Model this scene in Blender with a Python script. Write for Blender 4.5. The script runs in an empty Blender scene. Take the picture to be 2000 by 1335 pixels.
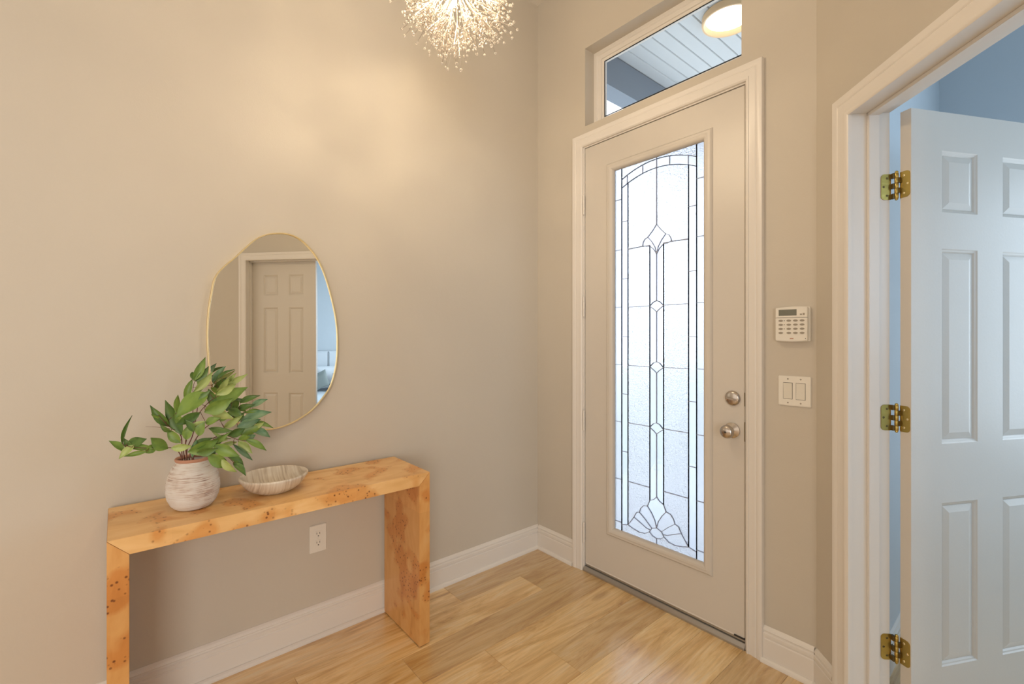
import bpy, bmesh, math, random
from mathutils import Vector, Matrix
rnd = random.Random(7)
SC = bpy.context.scene
COL = SC.collection
R2 = math.sqrt(0.5)

# ------------------------------------------------------------------ camera
YAW = math.radians(49.469); FPX = 903.33; Y0 = 657.39
cd = bpy.data.cameras.new('camera'); cam = bpy.data.objects.new('camera', cd); COL.objects.link(cam)
CAM = Vector((2.1983, -2.1007, 1.376))
cam.location = CAM
cam.rotation_euler = (math.radians(90), 0, YAW)
cd.sensor_width = 36; cd.lens = FPX / 2000 * 36
cd.shift_y = -(667.5 - Y0) / 2000
cd.clip_start = 0.02
SC.camera = cam
FW = Vector((-math.sin(YAW), math.cos(YAW), 0)); RT = Vector((math.cos(YAW), math.sin(YAW), 0))

# ------------------------------------------------------------------ world, lights, exposure
vs = SC.view_settings
vs.view_transform = 'Standard'; vs.look = 'None'; vs.gamma = 1; vs.use_curve_mapping = False
vs.exposure = 0.0
W = bpy.data.worlds.new('overcast_sky'); SC.world = W; W.use_nodes = True
bg = W.node_tree.nodes['Background']; bg.inputs[0].default_value = (0.84, 0.92, 1.0, 1); bg.inputs[1].default_value = 3.3

def area(name, loc, rot, sx, sy, power, color):
    l = bpy.data.lights.new(name, 'AREA'); l.shape = 'RECTANGLE'; l.size = sx; l.size_y = sy
    l.energy = power; l.color = color
    o = bpy.data.objects.new(name, l); o.location = loc; o.rotation_euler = rot; COL.objects.link(o); return o
CH = Vector((0.835, -1.195, 2.62))          # chandelier centre
# soft fill behind the camera, added to stand in for unseen rear windows
area('rear_fill_light', (1.6, -4.75, 1.6), (math.radians(90), 0, 0), 3.4, 2.4, 24, (1.0, 0.96, 0.90))
# fill lamp added behind the camera at the side, brightens the left wall
area('side_fill_light', (5.40, -3.6, 1.6), (math.radians(90), 0, math.radians(64)), 2.4, 2.5, 128, (1.0, 0.97, 0.93))
# lamp at an unseen front-wall window, added to carry the bedroom daylight
area('unseen_window_light', (3.55, 1.60, 1.55), (math.radians(-90), 0, 0), 1.5, 1.7, 36, (0.66, 0.83, 1.0))
area('bedroom_side_fill_light', (4.96, -.45, 1.85), (math.radians(90), 0, math.radians(90)), .9, 1.1, 19, (0.50, 0.74, 1.0))  # added lamp above the bed, sends cool light through the doorway
for k in range(5):
    a = k * 2 * math.pi / 5
    l = bpy.data.lights.new('chandelier_bulb_light', 'POINT'); l.energy = 6.5; l.color = (1.0, 0.81, 0.56); l.shadow_soft_size = 0.02
    o = bpy.data.objects.new('chandelier_bulb_light', l); o.location = CH + Vector((math.cos(a) * .075, math.sin(a) * .075, -.03 + .02 * (k % 2))); COL.objects.link(o)

# ------------------------------------------------------------------ helpers
class MB:
    def __init__(s): s.v = []; s.f = []
    def add(s, vs_, fs):
        b = len(s.v); s.v += [tuple(v) for v in vs_]; s.f += [tuple(i + b for i in f) for f in fs]; return s
    def box(s, x0, x1, y0, y1, z0, z1):
        return s.add([(x0,y0,z0),(x1,y0,z0),(x1,y1,z0),(x0,y1,z0),(x0,y0,z1),(x1,y0,z1),(x1,y1,z1),(x0,y1,z1)],
                     [(0,3,2,1),(4,5,6,7),(0,1,5,4),(1,2,6,5),(2,3,7,6),(3,0,4,7)])
    def prism(s, poly, axis, a0, a1):
        # poly: 2D points; axis: 0,1,2 the extrusion axis
        def P(p, a):
            if axis == 0: return (a, p[0], p[1])
            if axis == 1: return (p[0], a, p[1])
            return (p[0], p[1], a)
        n = len(poly)
        vs_ = [P(p, a0) for p in poly] + [P(p, a1) for p in poly]
        fs = [tuple(range(n - 1, -1, -1)), tuple(range(n, 2 * n))] + [(i, (i + 1) % n, n + (i + 1) % n, n + i) for i in range(n)]
        return s.add(vs_, fs)
    def lathe(s, prof, c=(0,0,0), axis=2, n=40, caps=True):
        vs_ = []
        for r, h in prof:
            for k in range(n):
                a = 2 * math.pi * k / n; p = (r * math.cos(a), r * math.sin(a))
                if axis == 2: v = (c[0] + p[0], c[1] + p[1], c[2] + h)
                elif axis == 1: v = (c[0] + p[0], c[1] + h, c[2] + p[1])
                else: v = (c[0] + h, c[1] + p[0], c[2] + p[1])
                vs_.append(v)
        fs = []
        for j in range(len(prof) - 1):
            for k in range(n):
                k2 = (k + 1) % n
                fs.append((j * n + k, j * n + k2, (j + 1) * n + k2, (j + 1) * n + k))
        if caps:
            fs.append(tuple(range(n))); m = (len(prof) - 1) * n; fs.append(tuple(range(m, m + n)))
        return s.add(vs_, fs)
    def tube(s, pts, r, n=8, r1=None, caps=True):
        pts = [Vector(p) for p in pts]; m = len(pts); vs_ = []; prev = None
        for i, p in enumerate(pts):
            t = (pts[min(i + 1, m - 1)] - pts[max(i - 1, 0)]).normalized()
            if prev is None:
                up = Vector((0, 0, 1)) if abs(t.z) < .9 else Vector((1, 0, 0)); u = t.cross(up).normalized()
            else:
                u = (prev - t * prev.dot(t)); u = u.normalized() if u.length > 1e-6 else t.orthogonal().normalized()
            prev = u; w = t.cross(u)
            rr = r if r1 is None else r + (r1 - r) * i / (m - 1)
            vs_ += [p + (u * math.cos(2 * math.pi * k / n) + w * math.sin(2 * math.pi * k / n)) * rr for k in range(n)]
        fs = [(j * n + k, j * n + (k + 1) % n, (j + 1) * n + (k + 1) % n, (j + 1) * n + k) for j in range(m - 1) for k in range(n)]
        if caps: fs += [tuple(range(n)), tuple(range((m - 1) * n, m * n))]
        return s.add(vs_, fs)
    def ball(s, c, r, n=8, m=5):
        prof = [(r * math.sin(math.pi * j / m) if 0 < j < m else r * .02, -r * math.cos(math.pi * j / m)) for j in range(m + 1)]
        return s.lathe(prof, c, 2, n)
    def build(s, name, mat, parent=None, smooth=False, bevel=0, xf=None, seg=2):
        me = bpy.data.meshes.new(name)
        vv = [xf @ Vector(v) for v in s.v] if xf is not None else s.v
        me.from_pydata([tuple(v) for v in vv], [], s.f); me.validate()
        bm = bmesh.new(); bm.from_mesh(me)
        bmesh.ops.recalc_face_normals(bm, faces=bm.faces)
        if bevel:
            bmesh.ops.bevel(bm, geom=[e for e in bm.edges if len(e.link_faces) == 2 and e.calc_face_angle(0) > .6], offset=bevel, segments=seg, affect='EDGES', clamp_overlap=True)
        bm.to_mesh(me); bm.free()
        if smooth is True:
            for p in me.polygons: p.use_smooth = True
        elif smooth:
            for p in me.polygons: p.use_smooth = True
            me.set_sharp_from_angle(angle=smooth)
        me.materials.append(mat)
        o = bpy.data.objects.new(name, me); COL.objects.link(o)
        if parent is not None: o.parent = parent
        return o
AUTO = math.radians(35)
def tag(o, label=None, cat=None, group=None, kind=None):
    if label: o['label'] = label
    if cat: o['category'] = cat
    if group: o['group'] = group
    if kind: o['kind'] = kind
    return o
def empty(name, loc=(0,0,0), rz=0):
    o = bpy.data.objects.new(name, None); o.empty_display_size = .05; o.location = loc; o.rotation_euler = (0, 0, rz); COL.objects.link(o); return o
def basis(origin, ex, en):
    # local x = ex, local y = en, local z = up
    ex = Vector(ex); en = Vector(en)
    m = Matrix(((ex.x, en.x, 0, origin[0]), (ex.y, en.y, 0, origin[1]), (0, 0, 1, origin[2] if len(origin) > 2 else 0), (0, 0, 0, 1)))
    return m
def sweep(path, prof, closed=False, side=1):
    """path: (u,z) points in a wall plane, prof: (a,b): a = in-plane distance from the path (to `side`), b = projection.
    local coordinates returned: x=u, y=b, z=z"""
    m = MB(); n = len(path); P = [Vector((p[0], p[1])) for p in path]; k = len(prof); vs_ = []
    def nor(a, b):
        d = (b - a).normalized(); return Vector((-d.y, d.x)) * side
    for i in range(n):
        if closed or 0 < i < n - 1:
            n1 = nor(P[i - 1], P[i]); n2 = nor(P[i], P[(i + 1) % n]); q = (n1 + n2) / (1 + n1.dot(n2))
        elif i == 0: q = nor(P[0], P[1])
        else: q = nor(P[-2], P[-1])
        for a, b in prof: vs_.append((P[i].x + q.x * a, b, P[i].y + q.y * a))
    fs = []
    for i in range(n if closed else n - 1):
        j = (i + 1) % n
        for t in range(k):
            t2 = (t + 1) % k
            fs.append((i * k + t, i * k + t2, j * k + t2, j * k + t))
    if not closed: fs += [tuple(range(k)), tuple(range((n - 1) * k, n * k))]
    return m.add(vs_, fs)

# ------------------------------------------------------------------ materials
def new_mat(name):
    m = bpy.data.materials.new(name); m.use_nodes = True; nt = m.node_tree
    return m, nt, nt.nodes['Principled BSDF']
def nd(nt, t, **kw):
    n = nt.nodes.new(t)
    for k, v in kw.items(): setattr(n, k, v)
    return n
def simple(name, col, rough=.5, metal=0, spec=.5, bump=0, bscale=60, coat=0):
    m, nt, b = new_mat(name)
    b.inputs['Base Color'].default_value = (*col, 1); b.inputs['Roughness'].default_value = rough
    b.inputs['Metallic'].default_value = metal; b.inputs['Specular IOR Level'].default_value = spec
    b.inputs['Coat Weight'].default_value = coat
    if bump:
        tc = nd(nt, 'ShaderNodeTexCoord'); no = nd(nt, 'ShaderNodeTexNoise'); no.inputs['Scale'].default_value = bscale; no.inputs['Detail'].default_value = 4
        bp = nd(nt, 'ShaderNodeBump'); bp.inputs['Strength'].default_value = bump; bp.inputs['Distance'].default_value = .004
        nt.links.new(tc.outputs['Object'], no.inputs['Vector']); nt.links.new(no.outputs['Fac'], bp.inputs['Height']); nt.links.new(bp.outputs['Normal'], b.inputs['Normal'])
    return m
def ramp(nt, stops):
    r = nd(nt, 'ShaderNodeValToRGB'); e = r.color_ramp.elements
    e[0].position, e[0].color = stops[0][0], (*stops[0][1], 1); e[1].position, e[1].color = stops[-1][0], (*stops[-1][1], 1)
    for p, c in stops[1:-1]: x = e.new(p); x.color = (*c, 1)
    return r
M = {}
def wall_mat(name, col, low):
    m, nt, b = new_mat(name)
    tc = nd(nt, 'ShaderNodeTexCoord'); no = nd(nt, 'ShaderNodeTexNoise'); no.inputs['Scale'].default_value = 1.6; no.inputs['Detail'].default_value = 3
    r = ramp(nt, [(.3, low), (.7, col)])
    nt.links.new(tc.outputs['Object'], no.inputs['Vector']); nt.links.new(no.outputs['Fac'], r.inputs['Fac']); nt.links.new(r.outputs['Color'], b.inputs['Base Color'])
    n2 = nd(nt, 'ShaderNodeTexNoise'); n2.inputs['Scale'].default_value = 7; n2.inputs['Detail'].default_value = 5
    n3 = nd(nt, 'ShaderNodeTexNoise'); n3.inputs['Scale'].default_value = 180
    ad = nd(nt, 'ShaderNodeMath', operation='MULTIPLY_ADD'); ad.inputs[1].default_value = .12
    bp = nd(nt, 'ShaderNodeBump'); bp.inputs['Strength'].default_value = .35; bp.inputs['Distance'].default_value = .006
    nt.links.new(tc.outputs['Object'], n2.inputs['Vector']); nt.links.new(tc.outputs['Object'], n3.inputs['Vector'])
    nt.links.new(n3.outputs['Fac'], ad.inputs[0]); nt.links.new(n2.outputs['Fac'], ad.inputs[2]); nt.links.new(ad.outputs[0], bp.inputs['Height']); nt.links.new(bp.outputs['Normal'], b.inputs['Normal'])
    b.inputs['Roughness'].default_value = .55; b.inputs['Specular IOR Level'].default_value = .35
    return m
M['wall'] = wall_mat('beige_wall_paint', (.60, .545, .465), (.58, .525, .445))
M['blue_wall'] = wall_mat('pale_blue_wall_paint', (.60, .645, .68), (.58, .625, .66))
M['ceiling'] = simple('ceiling_paint', (.74, .70, .64), .8, bump=.2, bscale=90)
M['trim'] = simple('white_trim_paint', (.78, .735, .68), .32, spec=.45)
M['door'] = simple('white_door_paint', (.66, .61, .545), .36, spec=.45, bump=.05, bscale=120)
M['plastic'] = simple('ivory_plastic', (.80, .76, .68), .35)
M['plastic_dim'] = simple('ivory_rocker_plastic', (.74, .70, .61), .3)
M['slot'] = simple('dark_slot', (.03, .025, .02), .6)
M['lcd'] = simple('grey_display', (.17, .17, .13), .15)
M['key'] = simple('grey_rubber_key', (.33, .29, .23), .5)
M['brass'] = simple('antique_brass', (.50, .36, .10), .30, metal=1, bump=.1, bscale=70)
M['brass_dark'] = simple('dark_brass', (.16, .12, .05), .45, metal=.8)
M['nickel'] = simple('satin_nickel', (.52, .47, .42), .24, metal=1)
M['nickel_dark'] = simple('dark_keyhole', (.1, .09, .08), .4, metal=.8)
M['gold'] = simple('brushed_gold', (.90, .76, .45), .35, metal=1)
M['alu'] = simple('aluminium_threshold', (.42, .40, .37), .35, metal=.7)
M['rubber'] = simple('black_weatherstrip', (.03, .028, .025), .7)
M['came'] = simple('lead_came', (.42, .47, .62), .5, metal=.2)
M['mirror'] = simple('mirror_silver', (.93, .94, .92), .0, metal=1)
M['beam'] = simple('grey_beam_paint', (.16, .20, .25), .7, bump=.3, bscale=20)
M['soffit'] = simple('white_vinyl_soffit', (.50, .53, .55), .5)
M['concrete'] = simple('pale_concrete', (.8, .8, .8), .8, bump=.2, bscale=30)
M['lawn'] = simple('lawn', (.62, .63, .60), .9, bump=.4, bscale=40)
M['hedge'] = simple('hedge_green', (.14, .19, .13), .9, bump=.5, bscale=12)
M['stem'] = simple('red_brown_stem', (.16, .055, .035), .5)
M['ceramic_rim'] = simple('terracotta', (.50, .25, .16), .7)
M['linen'] = simple('white_linen', (.80, .82, .84), .9, bump=.2, bscale=200)
M['grey_linen'] = simple('grey_green_linen', (.30, .33, .31), .9, bump=.3, bscale=200)
M['headboard'] = simple('white_upholstery', (.74, .77, .80), .8, bump=.15, bscale=150)
M['button'] = simple('dark_button', (.05, .055, .07), .4)
M['wood_ring'] = simple('pale_wood_ring', (.70, .47, .26), .5)
M['subfloor'] = simple('dark_underlay', (.16, .10, .05), .9)

def emis(name, col, st):
    m = bpy.data.materials.new(name); m.use_nodes = True; nt = m.node_tree; nt.nodes.clear()
    e = nd(nt, 'ShaderNodeEmission'); e.inputs[0].default_value = (*col, 1); e.inputs[1].default_value = st
    o = nd(nt, 'ShaderNodeOutputMaterial'); nt.links.new(e.outputs[0], o.inputs[0]); return m
M['bulb'] = emis('bulb_glow', (1, .86, .62), 10)
M['lamp_disc'] = emis('porch_lamp_diffuser', (1, .93, .82), 4.5)

def glass(name, rough, col=(1, 1, 1), scale=0, strength=.3, dist=.003):
    m, nt, b = new_mat(name)
    b.inputs['Base Color'].default_value = (*col, 1); b.inputs['Transmission Weight'].default_value = 1
    b.inputs['Roughness'].default_value = rough; b.inputs['IOR'].default_value = 1.45
    if scale:
        tc = nd(nt, 'ShaderNodeTexCoord'); v = nd(nt, 'ShaderNodeTexNoise'); v.inputs['Scale'].default_value = scale; v.inputs['Detail'].default_value = 2; v.inputs['Distortion'].default_value = .6
        bp = nd(nt, 'ShaderNodeBump'); bp.inputs['Strength'].default_value = strength; bp.inputs['Distance'].default_value = dist
        nt.links.new(tc.outputs['Object'], v.inputs['Vector']); nt.links.new(v.outputs['Fac'], bp.inputs['Height']); nt.links.new(bp.outputs['Normal'], b.inputs['Normal'])
    return m
M['glass_tex'] = glass('seedy_textured_glass', .30, (.58, .60, .655), 110, .9, .004)
M['glass_bord'] = glass('pale_border_glass', .35, (.60, .625, .68), 200, .4, .003)
M['glass_bevel'] = glass('clear_bevelled_glass', .12, (.58, .62, .70), 18, .5, .01)
M['glass_clear'] = glass('clear_window_glass', 0.0, (.97, .985, 1))
M['crystal'] = None
m, nt, b = new_mat('crystal_beads'); M['crystal'] = m
b.inputs['Base Color'].default_value = (1, .95, .88, 1); b.inputs['Transmission Weight'].default_value = .85; b.inputs['Roughness'].default_value = .08; b.inputs['IOR'].default_value = 1.5
M['wire'] = simple('champagne_wire', (.42, .36, .30), .35, metal=.8)

# floor planks: colour comes per plank from object colour attribute via Object Info random
def plank_mat():
    m, nt, b = new_mat('oak_vinyl_plank')
    tc = nd(nt, 'ShaderNodeTexCoord'); oi = nd(nt, 'ShaderNodeObjectInfo')
    geo = nd(nt, 'ShaderNodeNewGeometry')
    off = nd(nt, 'ShaderNodeVectorMath', operation='MULTIPLY_ADD'); off.inputs[1].default_value = (37, 53, 11)
    nt.links.new(oi.outputs['Random'], off.inputs[0]); nt.links.new(tc.outputs['Object'], off.inputs[2])
    mp = nd(nt, 'ShaderNodeMapping'); mp.inputs['Scale'].default_value = (9, 1.1, 1)
    nt.links.new(off.outputs[0], mp.inputs['Vector'])
    n1 = nd(nt, 'ShaderNodeTexNoise'); n1.inputs['Scale'].default_value = 1.5; n1.inputs['Detail'].default_value = 8; n1.inputs['Roughness'].default_value = .68; n1.inputs['Distortion'].default_value = 1.3
    nt.links.new(mp.outputs[0], n1.inputs['Vector'])
    r1 = ramp(nt, [(.28, (.38, .18, .055)), (.40, (.68, .40, .13)), (.54, (.86, .59, .26)), (.72, (.92, .74, .46))])
    nt.links.new(n1.outputs['Fac'], r1.inputs['Fac'])
    # fine grain
    mp2 = nd(nt, 'ShaderNodeMapping'); mp2.inputs['Scale'].default_value = (120, 5, 1); nt.links.new(off.outputs[0], mp2.inputs['Vector'])
    n2 = nd(nt, 'ShaderNodeTexNoise'); n2.inputs['Scale'].default_value = 1; n2.inputs['Detail'].default_value = 3; nt.links.new(mp2.outputs[0], n2.inputs['Vector'])
    r2 = ramp(nt, [(.35, (.80, .78, .76)), (.6, (1, 1, 1))]); nt.links.new(n2.outputs['Fac'], r2.inputs['Fac'])
    mx = nd(nt, 'ShaderNodeMix', data_type='RGBA', blend_type='MULTIPLY'); mx.inputs['Factor'].default_value = .7
    nt.links.new(r1.outputs[0], mx.inputs['A']); nt.links.new(r2.outputs[0], mx.inputs['B'])
    # knots
    mp3 = nd(nt, 'ShaderNodeMapping'); mp3.inputs['Scale'].default_value = (4.2, 1.5, 1); nt.links.new(off.outputs[0], mp3.inputs['Vector'])
    vo = nd(nt, 'ShaderNodeTexVoronoi'); vo.inputs['Scale'].default_value = 1; vo.inputs['Randomness'].default_value = 1; nt.links.new(mp3.outputs[0], vo.inputs['Vector'])
    r3 = ramp(nt, [(.02, (.30, .22, .17)), (.07, (.60, .52, .46)), (.15, (1, 1, 1))]); nt.links.new(vo.outputs['Distance'], r3.inputs['Fac'])
    mx2 = nd(nt, 'ShaderNodeMix', data_type='RGBA', blend_type='MULTIPLY'); mx2.inputs['Factor'].default_value = .85
    nt.links.new(mx.outputs['Result'], mx2.inputs['A']); nt.links.new(r3.outputs[0], mx2.inputs['B'])
    # plank-to-plank tone
    r4 = ramp(nt, [(0, (.78, .75, .72)), (.5, (1, .98, .95)), (1, (1.15, 1.18, 1.22))]); nt.links.new(oi.outputs['Random'], r4.inputs['Fac'])
    mx3 = nd(nt, 'ShaderNodeMix', data_type='RGBA', blend_type='MULTIPLY'); mx3.inputs['Factor'].default_value = 1
    nt.links.new(mx2.outputs['Result'], mx3.inputs['A']); nt.links.new(r4.outputs[0], mx3.inputs['B'])
    nt.links.new(mx3.outputs['Result'], b.inputs['Base Color'])
    b.inputs['Roughness'].default_value = .3; b.inputs['Specular IOR Level'].default_value = .8; b.inputs['Coat Weight'].default_value = 1; b.inputs['Coat Roughness'].default_value = .26; b.inputs['Coat IOR'].default_value = 1.85
    bp = nd(nt, 'ShaderNodeBump'); bp.inputs['Strength'].default_value = .15; bp.inputs['Distance'].default_value = .002
    nt.links.new(n2.outputs['Fac'], bp.inputs['Height']); nt.links.new(bp.outputs['Normal'], b.inputs['Normal'])
    return m
M['plank'] = plank_mat()

def burl_mat(name, long_axis, tint=(1, 1, 1), seam=.42):
    m, nt, b = new_mat(name)
    tc = nd(nt, 'ShaderNodeTexCoord')
    sc = [7, 7, 7]; sc[long_axis] = 2.2
    mp = nd(nt, 'ShaderNodeMapping'); mp.inputs['Scale'].default_value = sc; nt.links.new(tc.outputs['Object'], mp.inputs['Vector'])
    n1 = nd(nt, 'ShaderNodeTexNoise'); n1.inputs['Scale'].default_value = 2.4; n1.inputs['Detail'].default_value = 8; n1.inputs['Distortion'].default_value = 1.0
    nt.links.new(mp.outputs[0], n1.inputs['Vector'])
    r1 = ramp(nt, [(.22, (.68, .37, .13)), (.42, (.81, .48, .19)), (.6, (.87, .55, .24)), (.8, (.90, .61, .31))]); nt.links.new(n1.outputs['Fac'], r1.inputs['Fac'])
    # veneer leaves laid side by side: each a little lighter or darker
    mp2 = nd(nt, 'ShaderNodeMapping'); s2 = [.001, .001, .001]; s2[long_axis] = 1 / seam; mp2.inputs['Scale'].default_value = s2; mp2.inputs['Location'].default_value = (.3, .3, .3)
    nt.links.new(tc.outputs['Object'], mp2.inputs['Vector'])
    fl = nd(nt, 'ShaderNodeVectorMath', operation='FLOOR'); nt.links.new(mp2.outputs[0], fl.inputs[0])
    wn = nd(nt, 'ShaderNodeTexWhiteNoise'); nt.links.new(fl.outputs[0], wn.inputs['Vector'])
    r4 = ramp(nt, [(0, (.90, .88, .85)), (1, (1.08, 1.08, 1.08))]); nt.links.new(wn.outputs['Value'], r4.inputs['Fac'])
    # pin knots: voronoi dots inside noise clusters
    vo = nd(nt, 'ShaderNodeTexVoronoi'); vo.inputs['Scale'].default_value = 62; nt.links.new(tc.outputs['Object'], vo.inputs['Vector'])
    rv = ramp(nt, [(.14, (1, 1, 1)), (.30, (0, 0, 0))]); nt.links.new(vo.outputs['Distance'], rv.inputs['Fac'])
    nc = nd(nt, 'ShaderNodeTexNoise'); nc.inputs['Scale'].default_value = 9; nc.inputs['Detail'].default_value = 1; nt.links.new(tc.outputs['Object'], nc.inputs['Vector'])
    rc = ramp(nt, [(.53, (0, 0, 0)), (.62, (1, 1, 1))]); nt.links.new(nc.outputs['Fac'], rc.inputs['Fac'])
    mu = nd(nt, 'ShaderNodeMath', operation='MULTIPLY'); nt.links.new(rv.outputs[0], mu.inputs[0]); nt.links.new(rc.outputs[0], mu.inputs[1])
    # halo in the clusters
    mh = nd(nt, 'ShaderNodeMix', data_type='RGBA', blend_type='MULTIPLY'); mh.inputs['B'].default_value = (.88, .70, .52, 1)
    nt.links.new(rc.outputs[0], mh.inputs['Factor']); nt.links.new(r1.outputs[0], mh.inputs['A'])
    mk = nd(nt, 'ShaderNodeMix', data_type='RGBA'); mk.inputs['B'].default_value = (.22, .075, .022, 1)
    nt.links.new(mu.outputs[0], mk.inputs['Factor']); nt.links.new(mh.outputs['Result'], mk.inputs['A'])
    mx = nd(nt, 'ShaderNodeMix', data_type='RGBA', blend_type='MULTIPLY'); mx.inputs['Factor'].default_value = 1
    nt.links.new(mk.outputs['Result'], mx.inputs['A']); nt.links.new(r4.outputs[0], mx.inputs['B'])
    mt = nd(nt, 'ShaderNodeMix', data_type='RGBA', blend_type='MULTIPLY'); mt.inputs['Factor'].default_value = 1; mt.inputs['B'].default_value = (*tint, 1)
    nt.links.new(mx.outputs['Result'], mt.inputs['A'])
    nt.links.new(mt.outputs['Result'], b.inputs['Base Color'])
    b.inputs['Roughness'].default_value = .34; b.inputs['Specular IOR Level'].default_value = .5
    return m
M['burl_top'] = burl_mat('burl_veneer_top', 1, (1, 1, 1), .3)
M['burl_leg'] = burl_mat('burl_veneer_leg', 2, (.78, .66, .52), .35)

def vase_mat():
    m, nt, b = new_mat('whitewashed_ribbed_ceramic')
    tc = nd(nt, 'ShaderNodeTexCoord')
    mp = nd(nt, 'ShaderNodeMapping'); mp.inputs['Scale'].default_value = (9, 9, 230); nt.links.new(tc.outputs['Object'], mp.inputs['Vector'])
    n1 = nd(nt, 'ShaderNodeTexNoise'); n1.inputs['Scale'].default_value = 2; n1.inputs['Detail'].default_value = 3; nt.links.new(mp.outputs[0], n1.inputs['Vector'])
    n2 = nd(nt, 'ShaderNodeTexNoise'); n2.inputs['Scale'].default_value = 14; n2.inputs['Detail'].default_value = 3; nt.links.new(tc.outputs['Object'], n2.inputs['Vector'])
    ad = nd(nt, 'ShaderNodeMath', operation='ADD'); nt.links.new(n1.outputs['Fac'], ad.inputs[0]); nt.links.new(n2.outputs['Fac'], ad.inputs[1])
    r = ramp(nt, [(.35, (.27, .21, .17)), (.41, (.50, .36, .29)), (.46, (.66, .58, .51)), (.58, (.74, .70, .65))])
    hv = nd(nt, 'ShaderNodeMath', operation='MULTIPLY'); hv.inputs[1].default_value = .5; nt.links.new(ad.outputs[0], hv.inputs[0])
    nt.links.new(hv.outputs[0], r.inputs['Fac']); nt.links.new(r.outputs[0], b.inputs['Base Color']); b.inputs['Roughness'].default_value = .75
    bp = nd(nt, 'ShaderNodeBump'); bp.inputs['Strength'].default_value = .6; bp.inputs['Distance'].default_value = .002
    nt.links.new(n1.outputs['Fac'], bp.inputs['Height']); nt.links.new(bp.outputs['Normal'], b.inputs['Normal'])
    return m
M['vase'] = vase_mat()
def bowl_mat():
    m, nt, b = new_mat('striped_pale_wood_bowl')
    tc = nd(nt, 'ShaderNodeTexCoord')
    mp = nd(nt, 'ShaderNodeMapping'); mp.inputs['Rotation'].default_value = (0, 0, math.radians(-20)); mp.inputs['Scale'].default_value = (8, 120, 6); nt.links.new(tc.outputs['Object'], mp.inputs['Vector'])
    n1 = nd(nt, 'ShaderNodeTexNoise'); n1.inputs['Scale'].default_value = 1; n1.inputs['Detail'].default_value = 4; nt.links.new(mp.outputs[0], n1.inputs['Vector'])
    r = ramp(nt, [(.30, (.42, .33, .24)), (.45, (.62, .53, .42)), (.62, (.72, .65, .55))]); nt.links.new(n1.outputs['Fac'], r.inputs['Fac']); nt.links.new(r.outputs[0], b.inputs['Base Color'])
    b.inputs['Roughness'].default_value = .35
    return m
M['bowl'] = bowl_mat()
def leaf_mat(name, c1, c2):
    m, nt, b = new_mat(name)
    tc = nd(nt, 'ShaderNodeTexCoord'); n1 = nd(nt, 'ShaderNodeTexNoise'); n1.inputs['Scale'].default_value = 2.5; nt.links.new(tc.outputs['Object'], n1.inputs['Vector'])
    r = ramp(nt, [(.35, c1), (.65, c2)]); nt.links.new(n1.outputs['Fac'], r.inputs['Fac']); nt.links.new(r.outputs[0], b.inputs['Base Color'])
    b.inputs['Roughness'].default_value = .42; b.inputs['Subsurface Weight'].default_value = 0
    return m
M['leaf_dark'] = leaf_mat('leaf_dark_green', (.06, .125, .022), (.11, .20, .035))
M['leaf_mid'] = leaf_mat('leaf_mid_green', (.12, .22, .035), (.20, .31, .055))
M['leaf_light'] = leaf_mat('leaf_light_green', (.28, .38, .09), (.42, .50, .17))
M['leaf_blue'] = leaf_mat('leaf_blue_green', (.09, .21, .09), (.22, .34, .19))

# ------------------------------------------------------------------ walls, floor, ceiling
CEIL = 3.544
D = Vector((1.592, 0, 0)); S = Vector((R2, -R2, 0)); N = Vector((R2, R2, 0))
XD = basis(D, S, N)                       # local x along the angled wall, y into the bedroom
def struct(name, mb, mat, **k):
    o = mb.build(name, mat, **k); tag(o, kind='structure'); return o
w = MB().box(-.14, 0, -5, .16, 0, CEIL); struct('wall_left', w, M['wall'])
DX0, DX1, DZ = .372, 1.348, 2.522         # rough opening of the front door
TX0, TX1, TZ0, TZ1 = .404, 1.303, 2.616, 3.075
w = MB()
w.box(0, DX0, 0, .16, 0, CEIL); w.box(DX1, 1.592, 0, .16, 0, CEIL)
w.box(DX0, DX1, 0, .16, DZ, TZ0); w.box(DX0, TX0, 0, .16, TZ0, TZ1); w.box(TX1, DX1, 0, .16, TZ0, TZ1); w.box(DX0, DX1, 0, .16, TZ1, CEIL)
struct('wall_front', w, M['wall'])
SO0, SO1, SZ = .186, 1.662, 2.176         # rough opening of the double door
w = MB(); w.box(0, SO0, 0, .060, 0, CEIL); w.box(SO1, 2.3, 0, .060, 0, CEIL); w.box(SO0, SO1, 0, .060, SZ, CEIL)
struct('wall_angled', w, M['wall'], xf=XD)
w = MB(); w.box(.02, SO0, .061, .127, 0, CEIL); w.box(SO1, 2.3, .061, .127, 0, CEIL); w.box(SO0, SO1, .061, .127, SZ, CEIL)
struct('wall_angled_bedroom', w, M['blue_wall'], xf=XD)
ex = D + S * 2.3
w = MB().box(ex.x, ex.x + .12, -1.87, ex.y, 0, CEIL); w.box(ex.x + .12, 5.62, -1.995, -1.875, 0, CEIL); w.box(5.62, 5.74, -5, -1.875, 0, CEIL); struct('wall_right', w, M['wall'])
w = MB().box(-.14, 5.74, -5.12, -5, 0, CEIL); struct('wall_back', w, M['wall'])
BX, BY = 1.756, 1.65
w = MB().box(1.60, BX, .17, BY + .12, 0, CEIL); struct('wall_bedroom_left', w, M['blue_wall'])
w = MB(); w.box(BX, 2.75, BY, BY + .12, 0, CEIL); w.box(4.35, 5.12, BY, BY + .12, 0, CEIL); w.box(2.75, 4.35, BY, BY + .12, 0, .65); w.box(2.75, 4.35, BY, BY + .12, 2.45, CEIL)
struct('wall_bedroom_front', w, M['blue_wall'])
w = MB().box(5.0, 5.12, -1.75, BY, 0, CEIL); struct('wall_bedroom_right', w, M['blue_wall'])
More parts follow.
